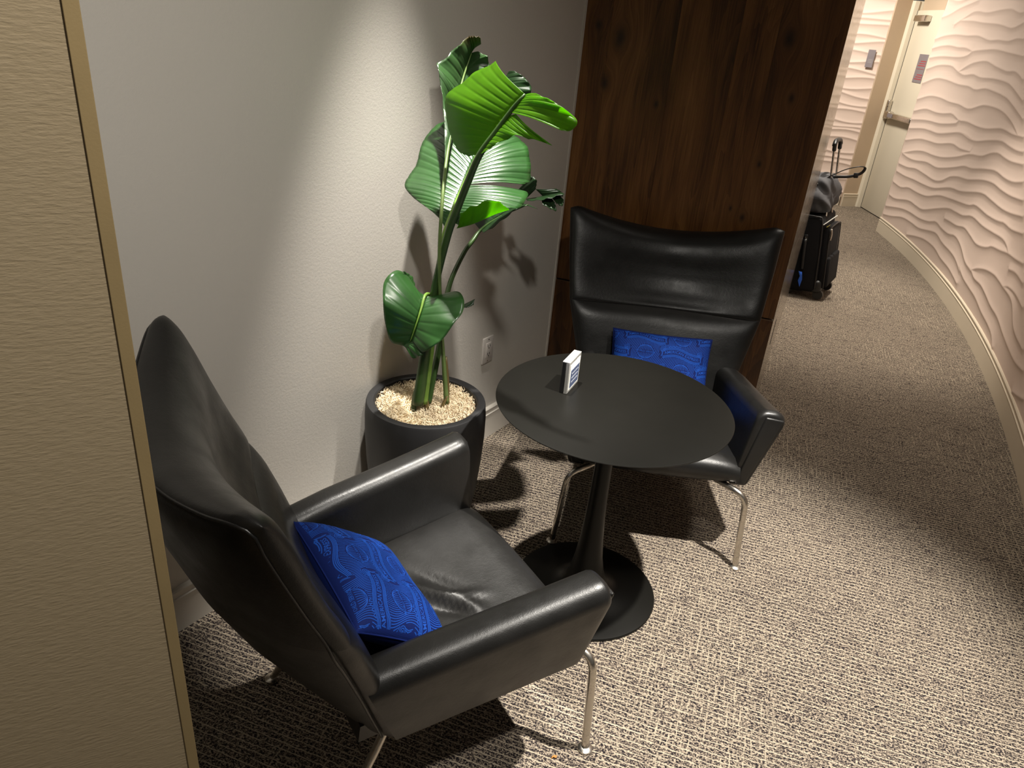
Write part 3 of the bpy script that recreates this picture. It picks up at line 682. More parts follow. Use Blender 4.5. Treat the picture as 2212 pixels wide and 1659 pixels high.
wp = rounded_box('wall_plate_sign', (0.075, 0.006, 0.18), (0, 0, 0), M_SIGNGREY, None, 0.001, 1)
wp.location = (wsx.x + fnm.x * 0.027, wsx.y + fnm.y * 0.027, 1.605)
wp.rotation_euler = (0, 0, math.atan2(fd.y, fd.x))
tag(wp, 'small dark grey plate mounted on the far wave-relief wall', 'sign')
for k in range(3):
    rounded_box('lettering', (0.045, 0.001, 0.006), (0.0, 0.0035 if fnm.dot(Vector((-fd.y, fd.x, 0))) > 0 else -0.0035, -0.01 - 0.014 * k), plain('pale_lettering', (0.3, 0.28, 0.28), 0.5), wp, 0.0, 1)

# wall outlet
oc = W0 + WD * ((Vector((-0.119, 2.852, 0)) - W0).dot(WD))
ol = empty('wall_outlet', (oc.x - WN.x * 0.0, oc.y - WN.y * 0.0, 0.437), math.atan2(WD.y, WD.x))
tag(ol, 'white duplex outlet plate low on the wall between planter and table', 'outlet')
rounded_box('cover_plate', (0.072, 0.007, 0.118), (0, -0.0035, 0), M_OUTLET, ol, 0.0025, 2)
insr = rounded_box('receptacle', (0.034, 0.004, 0.068), (0, -0.008, 0), M_OUTLET, ol, 0.0015, 2)
for zc in (0.018, -0.018):
    for xc in (-0.0065, 0.0065):
        rounded_box('slot', (0.0025, 0.001, 0.009), (xc, -0.0102, zc + 0.003), M_DARKSLOT, insr, 0.0, 1)
    rounded_box('ground_hole', (0.005, 0.001, 0.005), (0, -0.0102, zc - 0.007), M_DARKSLOT, insr, 0.001, 2)
for zc in (0.049, -0.049):
    rounded_box('screw', (0.006, 0.001, 0.006), (0, -0.0072, zc), M_STEEL, ol, 0.001, 2)

# ---------------------------------------------------------------- wing chairs
def interp(tab, v):
    xs = [a for a, b in tab]; ys = [b for a, b in tab]
    return float(np.interp(v, xs, ys))
HW = [(0.26, 0.262), (0.36, 0.288), (0.54, 0.334), (0.70, 0.379), (0.85, 0.405), (0.965, 0.420), (1.05, 0.426)]
YE = [(0.26, -0.515), (0.30, -0.530), (0.51, -0.598), (0.667, -0.652), (0.787, -0.703), (0.89, -0.743), (0.98, -0.777), (1.05, -0.80)]
YF = [(0.26, -0.49), (0.33, -0.52), (0.40, -0.538), (0.5, -0.57), (0.6, -0.607), (0.66, -0.636), (0.70, -0.668), (0.72, -0.695), (0.76, -0.728), (0.80, -0.750), (0.85, -0.766), (0.90, -0.774), (0.94, -0.786), (1.0, -0.83)]
YB = [(0.26, -0.60), (0.33, -0.65), (0.40, -0.70), (0.535, -0.785), (0.66, -0.845), (0.80, -0.895), (0.95, -0.935), (1.05, -0.95)]
Z_SEAM = 0.700
EDGE_T = 0.068
def back_point(u, z_ref, z, t, te, sgn):
    """t: fullness of the padding, te: fullness of the padded edge (both fall to 0 where front and back meet)."""
    w = interp(HW, z_ref)
    au = abs(u)
    yf, yb, ye = interp(YF, z_ref), interp(YB, z_ref), interp(YE, z)
    k = au ** 2.0
    ym = (yf + yb) / 2 * (1 - k) + (ye + 0.012) * k
    th = max(0.0, (yf - yb) - EDGE_T) * t * max(0.0, 1 - au ** 2.6)
    th += EDGE_T * te * max(0, 1 - au ** 14) ** 0.5
    return (u * w, ym + sgn * th / 2, z)

def back_body(name, zlo, zhi_fn, parent, seam_hi, nu=64, nv=34):
    us = np.sin(np.linspace(-math.pi / 2, math.pi / 2, nu))
    vv = (1 - np.cos(np.linspace(0, math.pi, nv))) / 2
    bm = bmesh.new()
    grids = []
    for sgn in (1, -1):
        g = []
        for v in vv:
            row = []
            for u in us:
                zt = zhi_fn(u); zb = zlo(u)
                z = zb + (zt - zb) * v
                zr = zlo(0) + (zhi_fn(0) - zlo(0)) * v
                if seam_hi:      # lower pad: rolled into the seam at its top, tucked under at the bottom
                    t = max(0, 1 - (1 - v) ** 6) ** 0.5; te = max(0, 1 - (1 - v) ** 30) ** 0.5
                    dip = 0.016 * v ** 26
                else:            # wing pad: rolled over at the top edge
                    t = max(0, 1 - v ** 7) ** 0.5; te = max(0, 1 - v ** 14) ** 0.5
                    dip = 0.016 * (1 - v) ** 26
                x, y, z = back_point(u, zr, z, t, te, sgn)
                if sgn == 1: y -= dip * (1 - abs(u) ** 10)
                row.append(bm.verts.new((x, y, z)))
            g.append(row)
        grids.append(g)
    for gi, g in enumerate(grids):
        for i in range(nv - 1):
            for j in range(nu - 1):
                f = (g[i][j], g[i][j + 1], g[i + 1][j + 1], g[i + 1][j])
                bm.faces.new(f if gi == 1 else f[::-1])
    # close the hidden face inside the seam
    r0, r1 = (grids[0][-1], grids[1][-1]) if seam_hi else (grids[0][0], grids[1][0])
    for j in range(nu - 1):
        f = (r0[j], r0[j + 1], r1[j + 1], r1[j])
        bm.faces.new(f)
    bmesh.ops.remove_doubles(bm, verts=bm.verts, dist=0.0004)
    bmesh.ops.dissolve_degenerate(bm, dist=1e-5, edges=bm.edges)
    return auto_smooth(bm_obj(name, bm, M_LEATHER, parent, True), 60)

def z_top(u): return 0.972 + 0.087 * abs(u) ** 1.9 - 0.022 * max(0.0, (abs(u) - 0.88) / 0.12) ** 2
def z_sm(u): return Z_SEAM + 0.008 * u * u

def arm(parent, s):
    st = [(-0.515, 0.0), (-0.48, 0.1), (-0.42, 0.28), (-0.30, 0.52), (-0.18, 0.76), (-0.085, 0.95), (-0.066, 1.0), (-0.056, 1.0), (-0.050, 1.0), (-0.047, 1.0)]
    inset = [0.0] * 7 + [0.0035, 0.009, 0.017]
    verts, faces = [], []
    ring_n = None
    for (y, t), ins in zip(st, inset):
        zt = 0.522 + (0.608 - 0.522) * t; zb = 0.284 + (0.308 - 0.284) * t
        it = 0.228 + (0.288 - 0.228) * t; ot = 0.334 + (0.394 - 0.334) * t
        ib = 0.228 + (0.250 - 0.228) * t; ob = 0.286 + (0.308 - 0.286) * t
        quad = [(ib, zb), (ob, zb), (ot, zt), (it, zt)]
        rad = [0.008, 0.014, 0.038, 0.036]
        ring = []
        for c in range(4):
            p = Vector(quad[c]); a = (Vector(quad[c - 1]) - p).normalized(); b = (Vector(quad[(c + 1) % 4]) - p).normalized()
            r = rad[c]
            half = math.acos(max(-1, min(1, a.dot(b)))) / 2
            bis = (a + b).normalized()
            cen = p + bis * (r / math.sin(half))
            t0 = p + a * (r / math.tan(half)); t1 = p + b * (r / math.tan(half))
            a0 = math.atan2((t0 - cen).y, (t0 - cen).x); a1 = math.atan2((t1 - cen).y, (t1 - cen).x)
            da = (a1 - a0 + math.pi) % (2 * math.pi) - math.pi
            for k in range(7):
                an = a0 + da * k / 6
                ring.append((cen.x + r * math.cos(an), cen.y + r * math.sin(an)))
        cx = sum(q[0] for q in ring) / len(ring); cz = sum(q[1] for q in ring) / len(ring)
        for (x, z) in ring:
            d = Vector((cx - x, cz - z))
            # slight outward crown of the upholstery
            q = Vector((x, z)) + d.normalized() * min(ins, d.length * 0.8)
            # the rear end leans back with the backrest
            verts.append((s * q.x, y - 0.36 * (1 - t) ** 2 * (q.y - 0.284), q.y))
        ring_n = len(ring)
    for i in range(len(st) - 1):
        for k in range(ring_n):
            k2 = (k + 1) % ring_n
            faces.append((i * ring_n + k, i * ring_n + k2, (i + 1) * ring_n + k2, (i + 1) * ring_n + k))
    faces.append(tuple(range(ring_n))[::-1]); faces.append(tuple((len(st) - 1) * ring_n + k for k in range(ring_n)))
    bm = bmesh.new()
    bv = [bm.verts.new(v) for v in verts]
    for f in faces: bm.faces.new([bv[i] for i in f])
    o = bm_obj('armrest', bm, M_LEATHER, parent)
    auto_smooth(o, 60)
    # raised facing panel on the arm front
    bm = bmesh.new()
    prof = [(0.264, 0.322), (0.299, 0.322), (0.376, 0.585), (0.313, 0.591)]
    f0 = [bm.verts.new((s * x, -0.052, z)) for x, z in prof]
    f1 = [bm.verts.new((s * x, -0.0405, z)) for x, z in prof]
    bm.faces.new(f0); bm.faces.new(f1[::-1])
    for i in range(4):
        bm.faces.new((f0[i], f1[i], f1[(i + 1) % 4], f0[(i + 1) % 4]))
    bmesh.ops.recalc_face_normals(bm, faces=bm.faces)
    bmesh.ops.bevel(bm, geom=list(bm.edges), offset=0.006, segments=3, profile=0.5, affect='EDGES')
    fo = bm_obj('arm_facing', bm, M_LEATHER, o)
    auto_smooth(fo, 50)
    return o

def seat(parent, wrinkle):
    top = [(-0.030, 0.345), (-0.0275, 0.362), (-0.030, 0.380), (-0.040, 0.393), (-0.058, 0.401), (-0.085, 0.404)]
    ysr = np.linspace(-0.11, -0.585, 40)
    top += [(y, 0.404 - 0.062 * ((-0.085 - y) / 0.5)) for y in ysr]
    bot = [(-0.585, 0.265), (-0.45, 0.275), (-0.25, 0.292), (-0.10, 0.308), (-0.055, 0.315), (-0.040, 0.326)]
    prof = top + bot
    ntop = len(top)
    nx = 49
    verts, faces = [], []
    n = len(prof)
    for i in range(nx):
        u = -1 + 2 * i / (nx - 1)
        for k, (y, z) in enumerate(prof):
            w = 0.262 + (y + 0.05) * 0.04 + (0.012 if z > 0.33 else 0.0)
            x = u * w
            if k < ntop:
                z2 = z + 0.013 * (1 - u ** 4) * min(1, (-0.03 - y) / 0.06 + 0.15) - 0.010 * abs(u) ** 8
                if wrinkle and -0.5 < y < -0.1:
                    for (wx_, wy_, ax, ay, ang, amp) in wrinkle:
                        dx, dy = x - wx_, y - wy_
                        p = dx * math.cos(ang) + dy * math.sin(ang); q = -dx * math.sin(ang) + dy * math.cos(ang)
                        z2 += amp * math.exp(-(p / ax) ** 2 - (q / ay) ** 2)
            else:
                z2 = z + 0.006 * abs(u) ** 2
            yy_ = y + (0.006 * (1 - u * u) if k < 6 or k >= n - 2 else 0)
            verts.append((x, yy_, z2))
    for i in range(nx - 1):
        for k in range(n):
            k2 = (k + 1) % n
            faces.append((i * n + k, (i + 1) * n + k, (i + 1) * n + k2, i * n + k2))
    faces.append(tuple(range(n))); faces.append(tuple((nx - 1) * n + k for k in range(n))[::-1])
    bm = bmesh.new()
    bv = [bm.verts.new(v) for v in verts]
    for f in faces: bm.faces.new([bv[i] for i in f])
    o = bm_obj('seat_cushion', bm, M_LEATHER, parent)
    return auto_smooth(o, 50)

def wing_chair(loc, rz, label, wrinkle=None):
    root = empty('wing_chair', loc, rz)
    tag(root, label, 'chair', 'black leather wing chairs')
    back_body('backrest', lambda u: 0.268, z_sm, root, True)
    back_body('headrest_wing', z_sm, z_top, root, False)
    # piping along the wing edge
    def rim(u, v):
        z = z_sm(u) + (z_top(u) - z_sm(u)) * v
        zr = z_sm(0) + (z_top(0) - z_sm(0)) * v
        t = max(0, 1 - v ** 7) ** 0.5; te = max(0, 1 - v ** 14) ** 0.5
        x, y, z = back_point(u, zr, z, t, te, -1)
        return (x, y - 0.0005, z)
    side_r = [(interp(HW, z) * 0.997, interp(YE, z) - EDGE_T / 2 + 0.020, z) for z in np.linspace(0.30, 0.69, 7)]
    side_r += [rim(0.985, v) for v in (0.1, 0.3, 0.5, 0.7, 0.84, 0.92)]
    topp = [rim(u, 0.955) for u in (0.965, 0.9, 0.75, 0.5, 0.25, 0, -0.25, -0.5, -0.75, -0.9, -0.965)]
    loop = side_r + topp + [(-x, y, z) for x, y, z in side_r][::-1]
    tube('piping', loop, M_LEATHER, root, 140, 6, 0.0030)
    arm(root, 1); arm(root, -1)
    seat(root, wrinkle)
    rounded_box('underframe', (0.36, 0.30, 0.03), (0, -0.27, 0.277), M_BLACK, root, 0.008, 2, Matrix.Rotation(R(3), 4, 'X'))
    for s in (1, -1):
        lg = tube('leg', [(s * 0.15, -0.16, 0.297), (s * 0.22, -0.075, 0.307), (s * 0.258, -0.03, 0.311), (s * 0.287, -0.010, 0.304), (s * 0.304, -0.003, 0.281), (s * 0.310, -0.001, 0.245), (s * 0.320, 0.0, 0.12), (s * 0.330, 0.0, 0.006)], M_STEEL, root, 40, 12, 0.0105)
        lathe('foot_glide', [(0.012, 0.012), (0.0195, 0.007), (0.0195, 0.0), (0.0, 0.0)], M_STEEL, lg, 24, (s * 0.331, 0, 0))
        lg2 = tube('leg', [(s * 0.17, -0.40, 0.262), (s * 0.20, -0.47, 0.262), (s * 0.215, -0.51, 0.245), (s * 0.225, -0.54, 0.20), (s * 0.24, -0.60, 0.10), (s * 0.252, -0.65, 0.006)], M_STEEL, root, 36, 12, 0.0105)
        lathe('foot_glide', [(0.012, 0.012), (0.0195, 0.007), (0.0195, 0.0), (0.0, 0.0)], M_STEEL, lg2, 24, (s * 0.253, -0.652, 0))
    return root

NEAR_LOC, NEAR_RZ = (0.097, 1.601, 0), R(33.5 - 90)
FAR_LOC, FAR_RZ = (0.527, 2.147, 0), R(175.7)
wr = [(0.02, -0.30, 0.085, 0.016, R(35), 0.016), (-0.015, -0.27, 0.08, 0.012, R(30), -0.010), (0.055, -0.245, 0.045, 0.012, R(65), 0.014), (0.085, -0.285, 0.05, 0.012, R(50), -0.011), (0.10, -0.24, 0.04, 0.014, R(20), 0.009)]
near_chair = wing_chair(NEAR_LOC, NEAR_RZ, 'black leather wing chair nearest the camera, seen from its side, with creased seat', wr)
far_chair = wing_chair(FAR_LOC, FAR_RZ, 'black leather wing chair facing the camera against the walnut wall')

# ---------------------------------------------------------------- printed cushions
PW, PH, PT = 0.385, 0.285, 0.115
def pil(a, b, off=0.0, side=1):
    pin = 1 - 0.045 * (1 - b * b) ** 1.0 * abs(a) ** 6
    pinb = 1 - 0.045 * (1 - a * a) ** 1.0 * abs(b) ** 6
    prof = (max(0, 1 - a ** 4) * max(0, 1 - b ** 4)) ** 0.62
    z = side * (PT / 2 * prof * (1 + 0.05 * math.sin(4 * a + 2 * b)) + 0.001 + off)
    return Vector((a * PW / 2 * pin, b * PH / 2 * pinb, z))

def banner_v(u):        # wavy centre line of a banner, u from its centre
    return 0.0075 * math.sin(u * 2 * math.pi / 0.15 + 2.6) - u * 0.05

def font_mesh(txt, size):
    cu = bpy.data.curves.new('txt', 'FONT')
    cu.body = txt; cu.size = size; cu.align_x = 'CENTER'; cu.align_y = 'CENTER'; cu.resolution_u = 2
    cu.offset = size * 0.012
    ob = bpy.data.objects.new('txt', cu)
    COL.objects.link(ob)
    dg = bpy.context.evaluated_depsgraph_get()
    me = bpy.data.meshes.new_from_object(ob.evaluated_get(dg))
    V = [tuple(v.co[:2]) for v in me.vertices]; Fc = [tuple(p.vertices) for p in me.polygons]
    bpy.data.objects.remove(ob); bpy.data.curves.remove(cu); bpy.data.meshes.remove(me)
    return V, Fc
TXT_A = font_mesh('AMERICAN EXPRESS', 0.0150)
TXT_B = font_mesh('WORLD SERVICE', 0.0095)

def pattern(offu, offv):
    """returns verts2d, faces in pillow plane metres"""
    V, Fc = [], []
    U0, V0 = PW / 2 - 0.004, PH / 2 - 0.004
    def inside(p): return abs(p[0]) < U0 and abs(p[1]) < V0
    def stroke(pts, w=0.00085):
        pts = [Vector(p) for p in pts]
        n = len(pts)
        if n < 2: return
        prev = None
        for i, p in enumerate(pts):
            t = (pts[min(i + 1, n - 1)] - pts[max(i - 1, 0)])
            if t.length < 1e-9: prev = None; continue
            t.normalize(); nn_ = Vector((-t.y, t.x)) * w
            if not inside(p): prev = None; continue
            V.append(tuple(p + nn_)); V.append(tuple(p - nn_))
            k = len(V)
            if prev is not None: Fc.append((prev, prev + 1, k - 1, k - 2))
            prev = k - 2
    PU, PV = 0.28, 0.062
    banners, globes = [], []
    for j in range(-4, 5):
        for k in range(-2, 3):
            sh = 0.14 if j % 2 else 0.0
            banners.append((k * PU + sh + offu, j * PV + offv))
            globes.append((k * PU + sh + 0.14 + offu, j * PV + offv))
    HB = 0.074
    def blocked(p):
        for (cu, cv) in banners:
            du = p[0] - cu
            if abs(du) < HB + 0.012:
                if abs(p[1] - cv - banner_v(du)) < 0.0185: return True
            for (sx, sy) in ((-HB - 0.001, 0.017), (HB - 0.002, 0.018)):
                if math.hypot(p[0] - cu - sx, p[1] - cv - sy - banner_v(sx)) < 0.0125: return True
        for (cu, cv) in globes:
            if math.hypot((p[0] - cu) / 1.15, p[1] - cv) < 0.0285: return True
        return False
    for (cu, cv) in banners:
        if abs(cu) > PW / 2 + 0.1 or abs(cv) > PH / 2 + 0.05: continue
        us_ = np.linspace(-HB, HB, 46)
        for o in (0.0098, 0.0126, 0.0154, 0.0180, -0.0098, -0.0126, -0.0154, -0.0180):
            stroke([(cu + u, cv + banner_v(u) + o) for u in us_])
        for sx in (-1, 1):
            for k, o in enumerate((0.0, 0.0028)):
                e = sx * (HB + 0.002 + o)
                stroke([(cu + e - sx * 0.003 * (1 - abs(q)), cv + banner_v(sx * HB) + q * (0.0098 + o)) for q in np.linspace(-1, 1, 9)])
        for (sx, sy, hd) in ((-HB - 0.001, 0.017, 1), (HB - 0.002, 0.018, -1)):
            c0 = Vector((cu + sx, cv + sy + banner_v(sx)))
            an = np.linspace(0, 2 * math.pi * 3.2, 80)
            stroke([(c0.x + hd * (0.0008 + 0.0036 * a / 6.283) * math.cos(a + 1), c0.y + (0.0008 + 0.0036 * a / 6.283) * math.sin(a + 1)) for a in an])
        for q in range(4):
            u0 = -HB + 0.022 + q * 0.012
            stroke([(cu + u0 + 0.010 * t, cv + banner_v(u0) + 0.0195 + 0.006 * math.sin(t * 3)) for t in np.linspace(0, 1, 8)])
        base = len(V)
        ok = {}
        for i, (x, y) in enumerate(TXT_A[0]):
            u = x; sl_ = (banner_v(u + 1e-3) - banner_v(u - 1e-3)) / 2e-3
            V.append((cu + u - y * sl_, cv + banner_v(u) + y)); ok[i] = inside(V[-1])
        for f in TXT_A[1]:
            if all(ok[i] for i in f): Fc.append(tuple(base + i for i in f))
    for (cu, cv) in globes:
        if abs(cu) > PW / 2 + 0.05 or abs(cv) > PH / 2 + 0.05: continue
        rr = 0.0265
        stroke([(cu + rr * 1.15 * math.cos(a), cv + rr * math.sin(a)) for a in np.linspace(0, 2 * math.pi, 60)])
        for m_ in np.linspace(-0.86, 0.86, 9):
            for (z0, z1) in ((-0.93, -0.22), (0.22, 0.93)):
                stroke([(cu + rr * 1.15 * m_ * math.sqrt(max(0, 1 - q * q)) , cv + rr * q) for q in np.linspace(z0, z1, 14)])
        base = len(V); ok = {}
        for i, (x, y) in enumerate(TXT_B[0]):
            V.append((cu + x, cv + y - x * 0.05)); ok[i] = inside(V[-1])
        for f in TXT_B[1]:
            if all(ok[i] for i in f): Fc.append(tuple(base + i for i in f))
    # background rays between the motifs
    x = -PW / 2 - 0.05
    while x < PW / 2 + 0.05:
        run = []
        for y in np.arange(-PH / 2, PH / 2, 0.0025):
            ph = (x - offu) / 0.14
            p = (x + 0.010 * math.sin(y * 50 + ph * 3.14159), y)
            if blocked(p):
                stroke(run); run = []
            else: run.append(p)
        stroke(run)
        x += 0.0052
    return V, Fc

def cushion(chair_loc, chair_rz, dx, tilt, yb, zb, twist, label, offu, offv):
    n = 44
    cs = np.sin(np.linspace(-math.pi / 2, math.pi / 2, n))
    bm = bmesh.new()
    gr = {}
    for sd_ in (1, -1):
        for i, a in enumerate(cs):
            for j, b in enumerate(cs):
                gr[sd_, i, j] = bm.verts.new(pil(a, b, 0, sd_))
    for sd_ in (1, -1):
        for i in range(n - 1):
            for j in range(n - 1):
                f = (gr[sd_, i, j], gr[sd_, i + 1, j], gr[sd_, i + 1, j + 1], gr[sd_, i, j + 1])
                bm.faces.new(f if sd_ == 1 else f[::-1])
    bmesh.ops.remove_doubles(bm, verts=bm.verts, dist=0.0022)
    o = bm_obj('throw_cushion', bm, M_BLUE, None, True)
    V, Fc = pattern(offu, offv)
    vv = []
    for (x, y) in V:
        a = max(-0.999, min(0.999, x / (PW / 2))); b = max(-0.999, min(0.999, y / (PH / 2)))
        vv.append(pil(a, b, 0.0007))
    pr = mesh_obj('printed_pattern', vv, Fc, M_BLUEPRINT, o)
    tag(pr, 'lighter blue printed banner lettering and globe pattern', kind='stuff')
    seam = []
    for k in range(4):
        for q in np.linspace(-0.99, 0.99, 12):
            a, b = [(q, -1), (1, q), (-q, 1), (-1, -q)][k]
            v = pil(a, b); seam.append((v.x, v.y, 0))
    tube('edge_seam', seam + seam[:1], M_BLUE, o, 150, 6, 0.0022)
    # local frame in the chair: cushion x -> -chair x (reads left to right for a viewer in front), y -> up, z -> forward
    upv = Vector((0, -math.sin(tilt), math.cos(tilt)))
    xv = Vector((-1, 0, 0))
    zv = xv.cross(upv)
    M = Matrix((xv, upv, zv)).transposed().to_4x4()
    M = M @ Matrix.Rotation(twist, 4, 'Z')
    cen = Vector((dx, yb, zb)) + upv * PH / 2
    M = Matrix.Translation(cen) @ M
    CM = Matrix.Translation(chair_loc) @ Matrix.Rotation(chair_rz, 4, 'Z')
    o.matrix_world = CM @ M
    return tag(o, label, 'cushion', 'blue printed cushions on the chairs')
near_cushion = cushion(NEAR_LOC, NEAR_RZ, 0.03, R(52), -0.365, 0.41, R(3), 'royal blue printed cushion slumped on the seat of the nearest wing chair', 0.02, 0.01)
far_cushion = cushion(FAR_LOC, FAR_RZ, 0.0, R(28), -0.43, 0.385, R(0), 'royal blue printed cushion leaning on the far chair behind the table', 0.075, 0.062)

# ---------------------------------------------------------------- pedestal table
TC = Vector((0.303, 1.937, 0))
tb = empty('pedestal_table', TC)
tag(tb, 'round black pedestal table with flared trumpet base between the chairs', 'table')
TR = 0.348
lathe('tabletop', [(0.0, 0.700), (0.20, 0.697), (TR - 0.03, 0.699), (TR - 0.004, 0.7075), (TR - 0.0008, 0.7095), (TR, 0.711), (TR - 0.001, 0.7125), (TR - 0.004, 0.713), (0.0, 0.713)], M_TABLE, tb, 128, (0, 0, 0), 25)
lathe('pedestal', [(0.0, 0.699), (0.085, 0.699), (0.085, 0.690), (0.05, 0.682), (0.033, 0.66), (0.028, 0.60), (0.0268, 0.50), (0.0285, 0.40), (0.032, 0.30), (0.038, 0.21), (0.046, 0.14), (0.056, 0.088), (0.068, 0.055), (0.085, 0.036), (0.115, 0.025), (0.17, 0.0175), (0.220, 0.0125), (0.2345, 0.010), (0.2365, 0.007), (0.2355, 0.002), (0.232, 0.0), (0.0, 0.0)], M_TABLE, tb, 96, (0, 0, 0), 30)

# acrylic sign holder on the table
A0 = Vector((0.163, 1.956, 0.713)); A1 = Vector((0.200, 2.050, 0.713))
ad = (A1 - A0).normalized(); an_ = Vector((-ad.y, ad.x, 0))
AW = (A1 - A0).length
ah = 0.100
sh = empty('photo_block_frame', (A0 + A1) / 2, math.atan2(ad.y, ad.x))
tag(sh, 'small upright block frame with a printed card standing on the black table', 'frame')
# local: x along the width, -y faces the viewer on the right
rounded_box('front_block', (AW, 0.011, ah), (0, 0.0055, ah / 2), M_SILVER, sh, 0.001, 1)
cardo = rounded_box('card', (AW - 0.016, 0.001, ah - 0.018), (0.001, -0.0004, ah / 2), M_WHITE, sh, 0.0, 1)
rounded_box('printed_image', (AW - 0.026, 0.0006, ah * 0.58), (0.002, -0.0011, ah * 0.42), M_CARDBLUE, cardo, 0.0, 1)
for k in range(3):
    rounded_box('printed_line', (AW - 0.045, 0.0004, 0.0035), (0.002, -0.0017, ah * 0.30 + 0.014 * k), plain('pale_print', (0.35, 0.37, 0.42), 0.5), cardo, 0.0, 1)
rounded_box('back_block', (AW, 0.012, ah), (0, 0.0175, ah / 2), M_BLACK, sh, 0.001, 1)
rounded_box('top_edge', (AW, 0.0235, 0.002), (0, 0.0118, ah + 0.0008), M_SILVER, sh, 0.0, 1)

# ---------------------------------------------------------------- planter, filling, plant
PC = Vector((-0.283, 2.205, 0))
po = empty('planter', PC)
tag(po, 'tall round matte black planter standing against the off-white wall', 'planter')
lathe('pot_wall', [(0.0, 0.0), (0.150, 0.0), (0.156, 0.004), (0.172, 0.08), (0.188, 0.18), (0.199, 0.30), (0.2045, 0.40), (0.2045, 0.47), (0.201, 0.512), (0.1985, 0.519), (0.194, 0.521), (0.176, 0.520), (0.171, 0.516), (0.170, 0.44), (0.168, 0.30), (0.0, 0.30)], M_POT, po, 96, (0, 0, 0), 30)
ms = empty('excelsior_filling', PC + Vector((0, 0, 0.3)))
tag(ms, 'pale curly wood-wool filling inside the black planter', 'wood wool', kind='stuff')
lathe('filling_bed', [(0.0, 0.0), (0.16, 0.0), (0.166, 0.178), (0.15, 0.192), (0.10, 0.204), (0.05, 0.204), (0.0, 0.20)], M_MOSS, ms, 40)
V, Fc = [], []
rgm = random.Random(5)
for k in range(3600):
    a = rgm.uniform(0, 6.283); rr = 0.163 * math.sqrt(rgm.random())
    cx, cy = rr * math.cos(a), rr * math.sin(a)
    cz = 0.190 + 0.018 * max(0, 1 - (rr / 0.163) ** 2) + rgm.uniform(0, 0.020)
    ax = Vector((rgm.gauss(0, 1), rgm.gauss(0, 1), rgm.gauss(0, 0.5))).normalized()
    e1 = ax.orthogonal().normalized(); e2 = ax.cross(e1)
    cr = rgm.uniform(0.004, 0.010); turns = rgm.uniform(0.7, 2.2); ln = rgm.uniform(0.004, 0.022); w = rgm.uniform(0.0006, 0.0012)
    n = 11
    b0 = len(V)
    for i in range(n):
        t = i / (n - 1); an = t * turns * 6.283
        p = Vector((cx, cy, cz)) + ax * ln * (t - 0.5) + (e1 * math.cos(an) + e2 * math.sin(an)) * cr
        if math.hypot(p.x, p.y) > 0.172 and p.z < 0.224: p.x *= 0.168 / math.hypot(p.x, p.y); p.y *= 0.168 / math.hypot(p.x, p.y)
        V.append(p + ax * w); V.append(p - ax * w)
    for i in range(n - 1):
        q = b0 + 2 * i
        Fc.append((q, q + 1, q + 3, q + 2))
cur = mesh_obj('wood_curls', V, Fc, M_MOSS, ms)
tag(cur, kind='stuff')

pl = empty('bird_of_paradise_plant', PC + Vector((0, 0, 0.49)))
tag(pl, 'tall leafy plant with broad paddle leaves growing in the black planter', 'plant')
POFF = Vector(pl.location)
def leaf(key, mat, bulge, ridges=26, rib=True, nu=150, nv=14, thick=0.0009, label=None, ripple=0.0012):
    bm = bmesh.new()
    for pi, (inn, out) in enumerate(LEAVES[key]):
        A_ = spline(np.array(inn), nu); B_ = spline(np.array(out), nu)
        t = np.linspace(0, 1, nv)
        d = B_ - A_
        tang = np.gradient(A_, axis=0)
        nr = np.cross(tang, d); nrl = np.linalg.norm(nr, axis=1, keepdims=True); nr = nr / np.maximum(nrl, 1e-9)
        sg = np.sign(nr[:, 1:2]); sg[sg == 0] = 1
        nr = -nr * sg                       # towards the camera side
        nm = nr.mean(0); nm /= np.linalg.norm(nm)
        ln = np.linalg.norm(d, axis=1, keepdims=True)
        ridge_n = ridges * 0.5 * np.linalg.norm(B_[-1] - B_[0]) / 0.3 + 3
        rows = []
        for i in range(nu):
            row = []
            for j in range(nv):
                tt = t[j]
                p = A_[i] + d[i] * tt
                # veins bow towards the leaf tip
                p = p + nm * (bulge * ln[i, 0] * math.sin(math.pi * tt) )
                p = p - nm * 1.4 * ripple * min(1.0, ln[i, 0] / 0.08) * math.exp(-(((i / (nu - 1) * ridge_n) % 1 - 0.5) / 0.16) ** 2) * min(1, tt * 6) * (1 - 0.3 * tt)
                p = p + nm * 0.004 * min(1.0, ln[i, 0] / 0.08) * math.sin(i / nu * 25 + pi) * tt ** 3
                row.append(bm.verts.new(Vector(p) - POFF))
            rows.append(row)
        for i in range(nu - 1):
            for j in range(nv - 1):
                bm.faces.new((rows[i][j], rows[i + 1][j], rows[i + 1][j + 1], rows[i][j + 1]))
    bmesh.ops.remove_doubles(bm, verts=bm.verts, dist=0.0003)
    o = bm_obj('leaf', bm, mat, pl, True, recalc=False)
    md = o.modifiers.new('thickness', 'SOLIDIFY'); md.thickness = thick; md.offset = 0
    if label: tag(o, label)
    return o
lf = {}
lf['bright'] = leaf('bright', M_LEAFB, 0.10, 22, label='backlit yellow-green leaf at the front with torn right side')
lf['glossy'] = leaf('glossy', M_LEAF, 0.07, 30, label='largest leaf with white ceiling-spot glare on its gloss', ripple=0.0016)
fo_ = leaf('fold', M_LEAFB, 0.12, 14, label='curled lower edge showing its through-lit yellow-green underside')  # brighter leaf colour stands in for light shining through the fold
fo_.name = 'folded_edge'; fo_.parent = lf['glossy']
lf['top'] = leaf('top', M_LEAFT, 0.08, 20, label='topmost folded leaf with a brown withered tip')
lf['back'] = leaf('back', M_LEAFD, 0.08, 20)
lf['droop'] = leaf('droop', M_LEAFD, 0.06, 18)
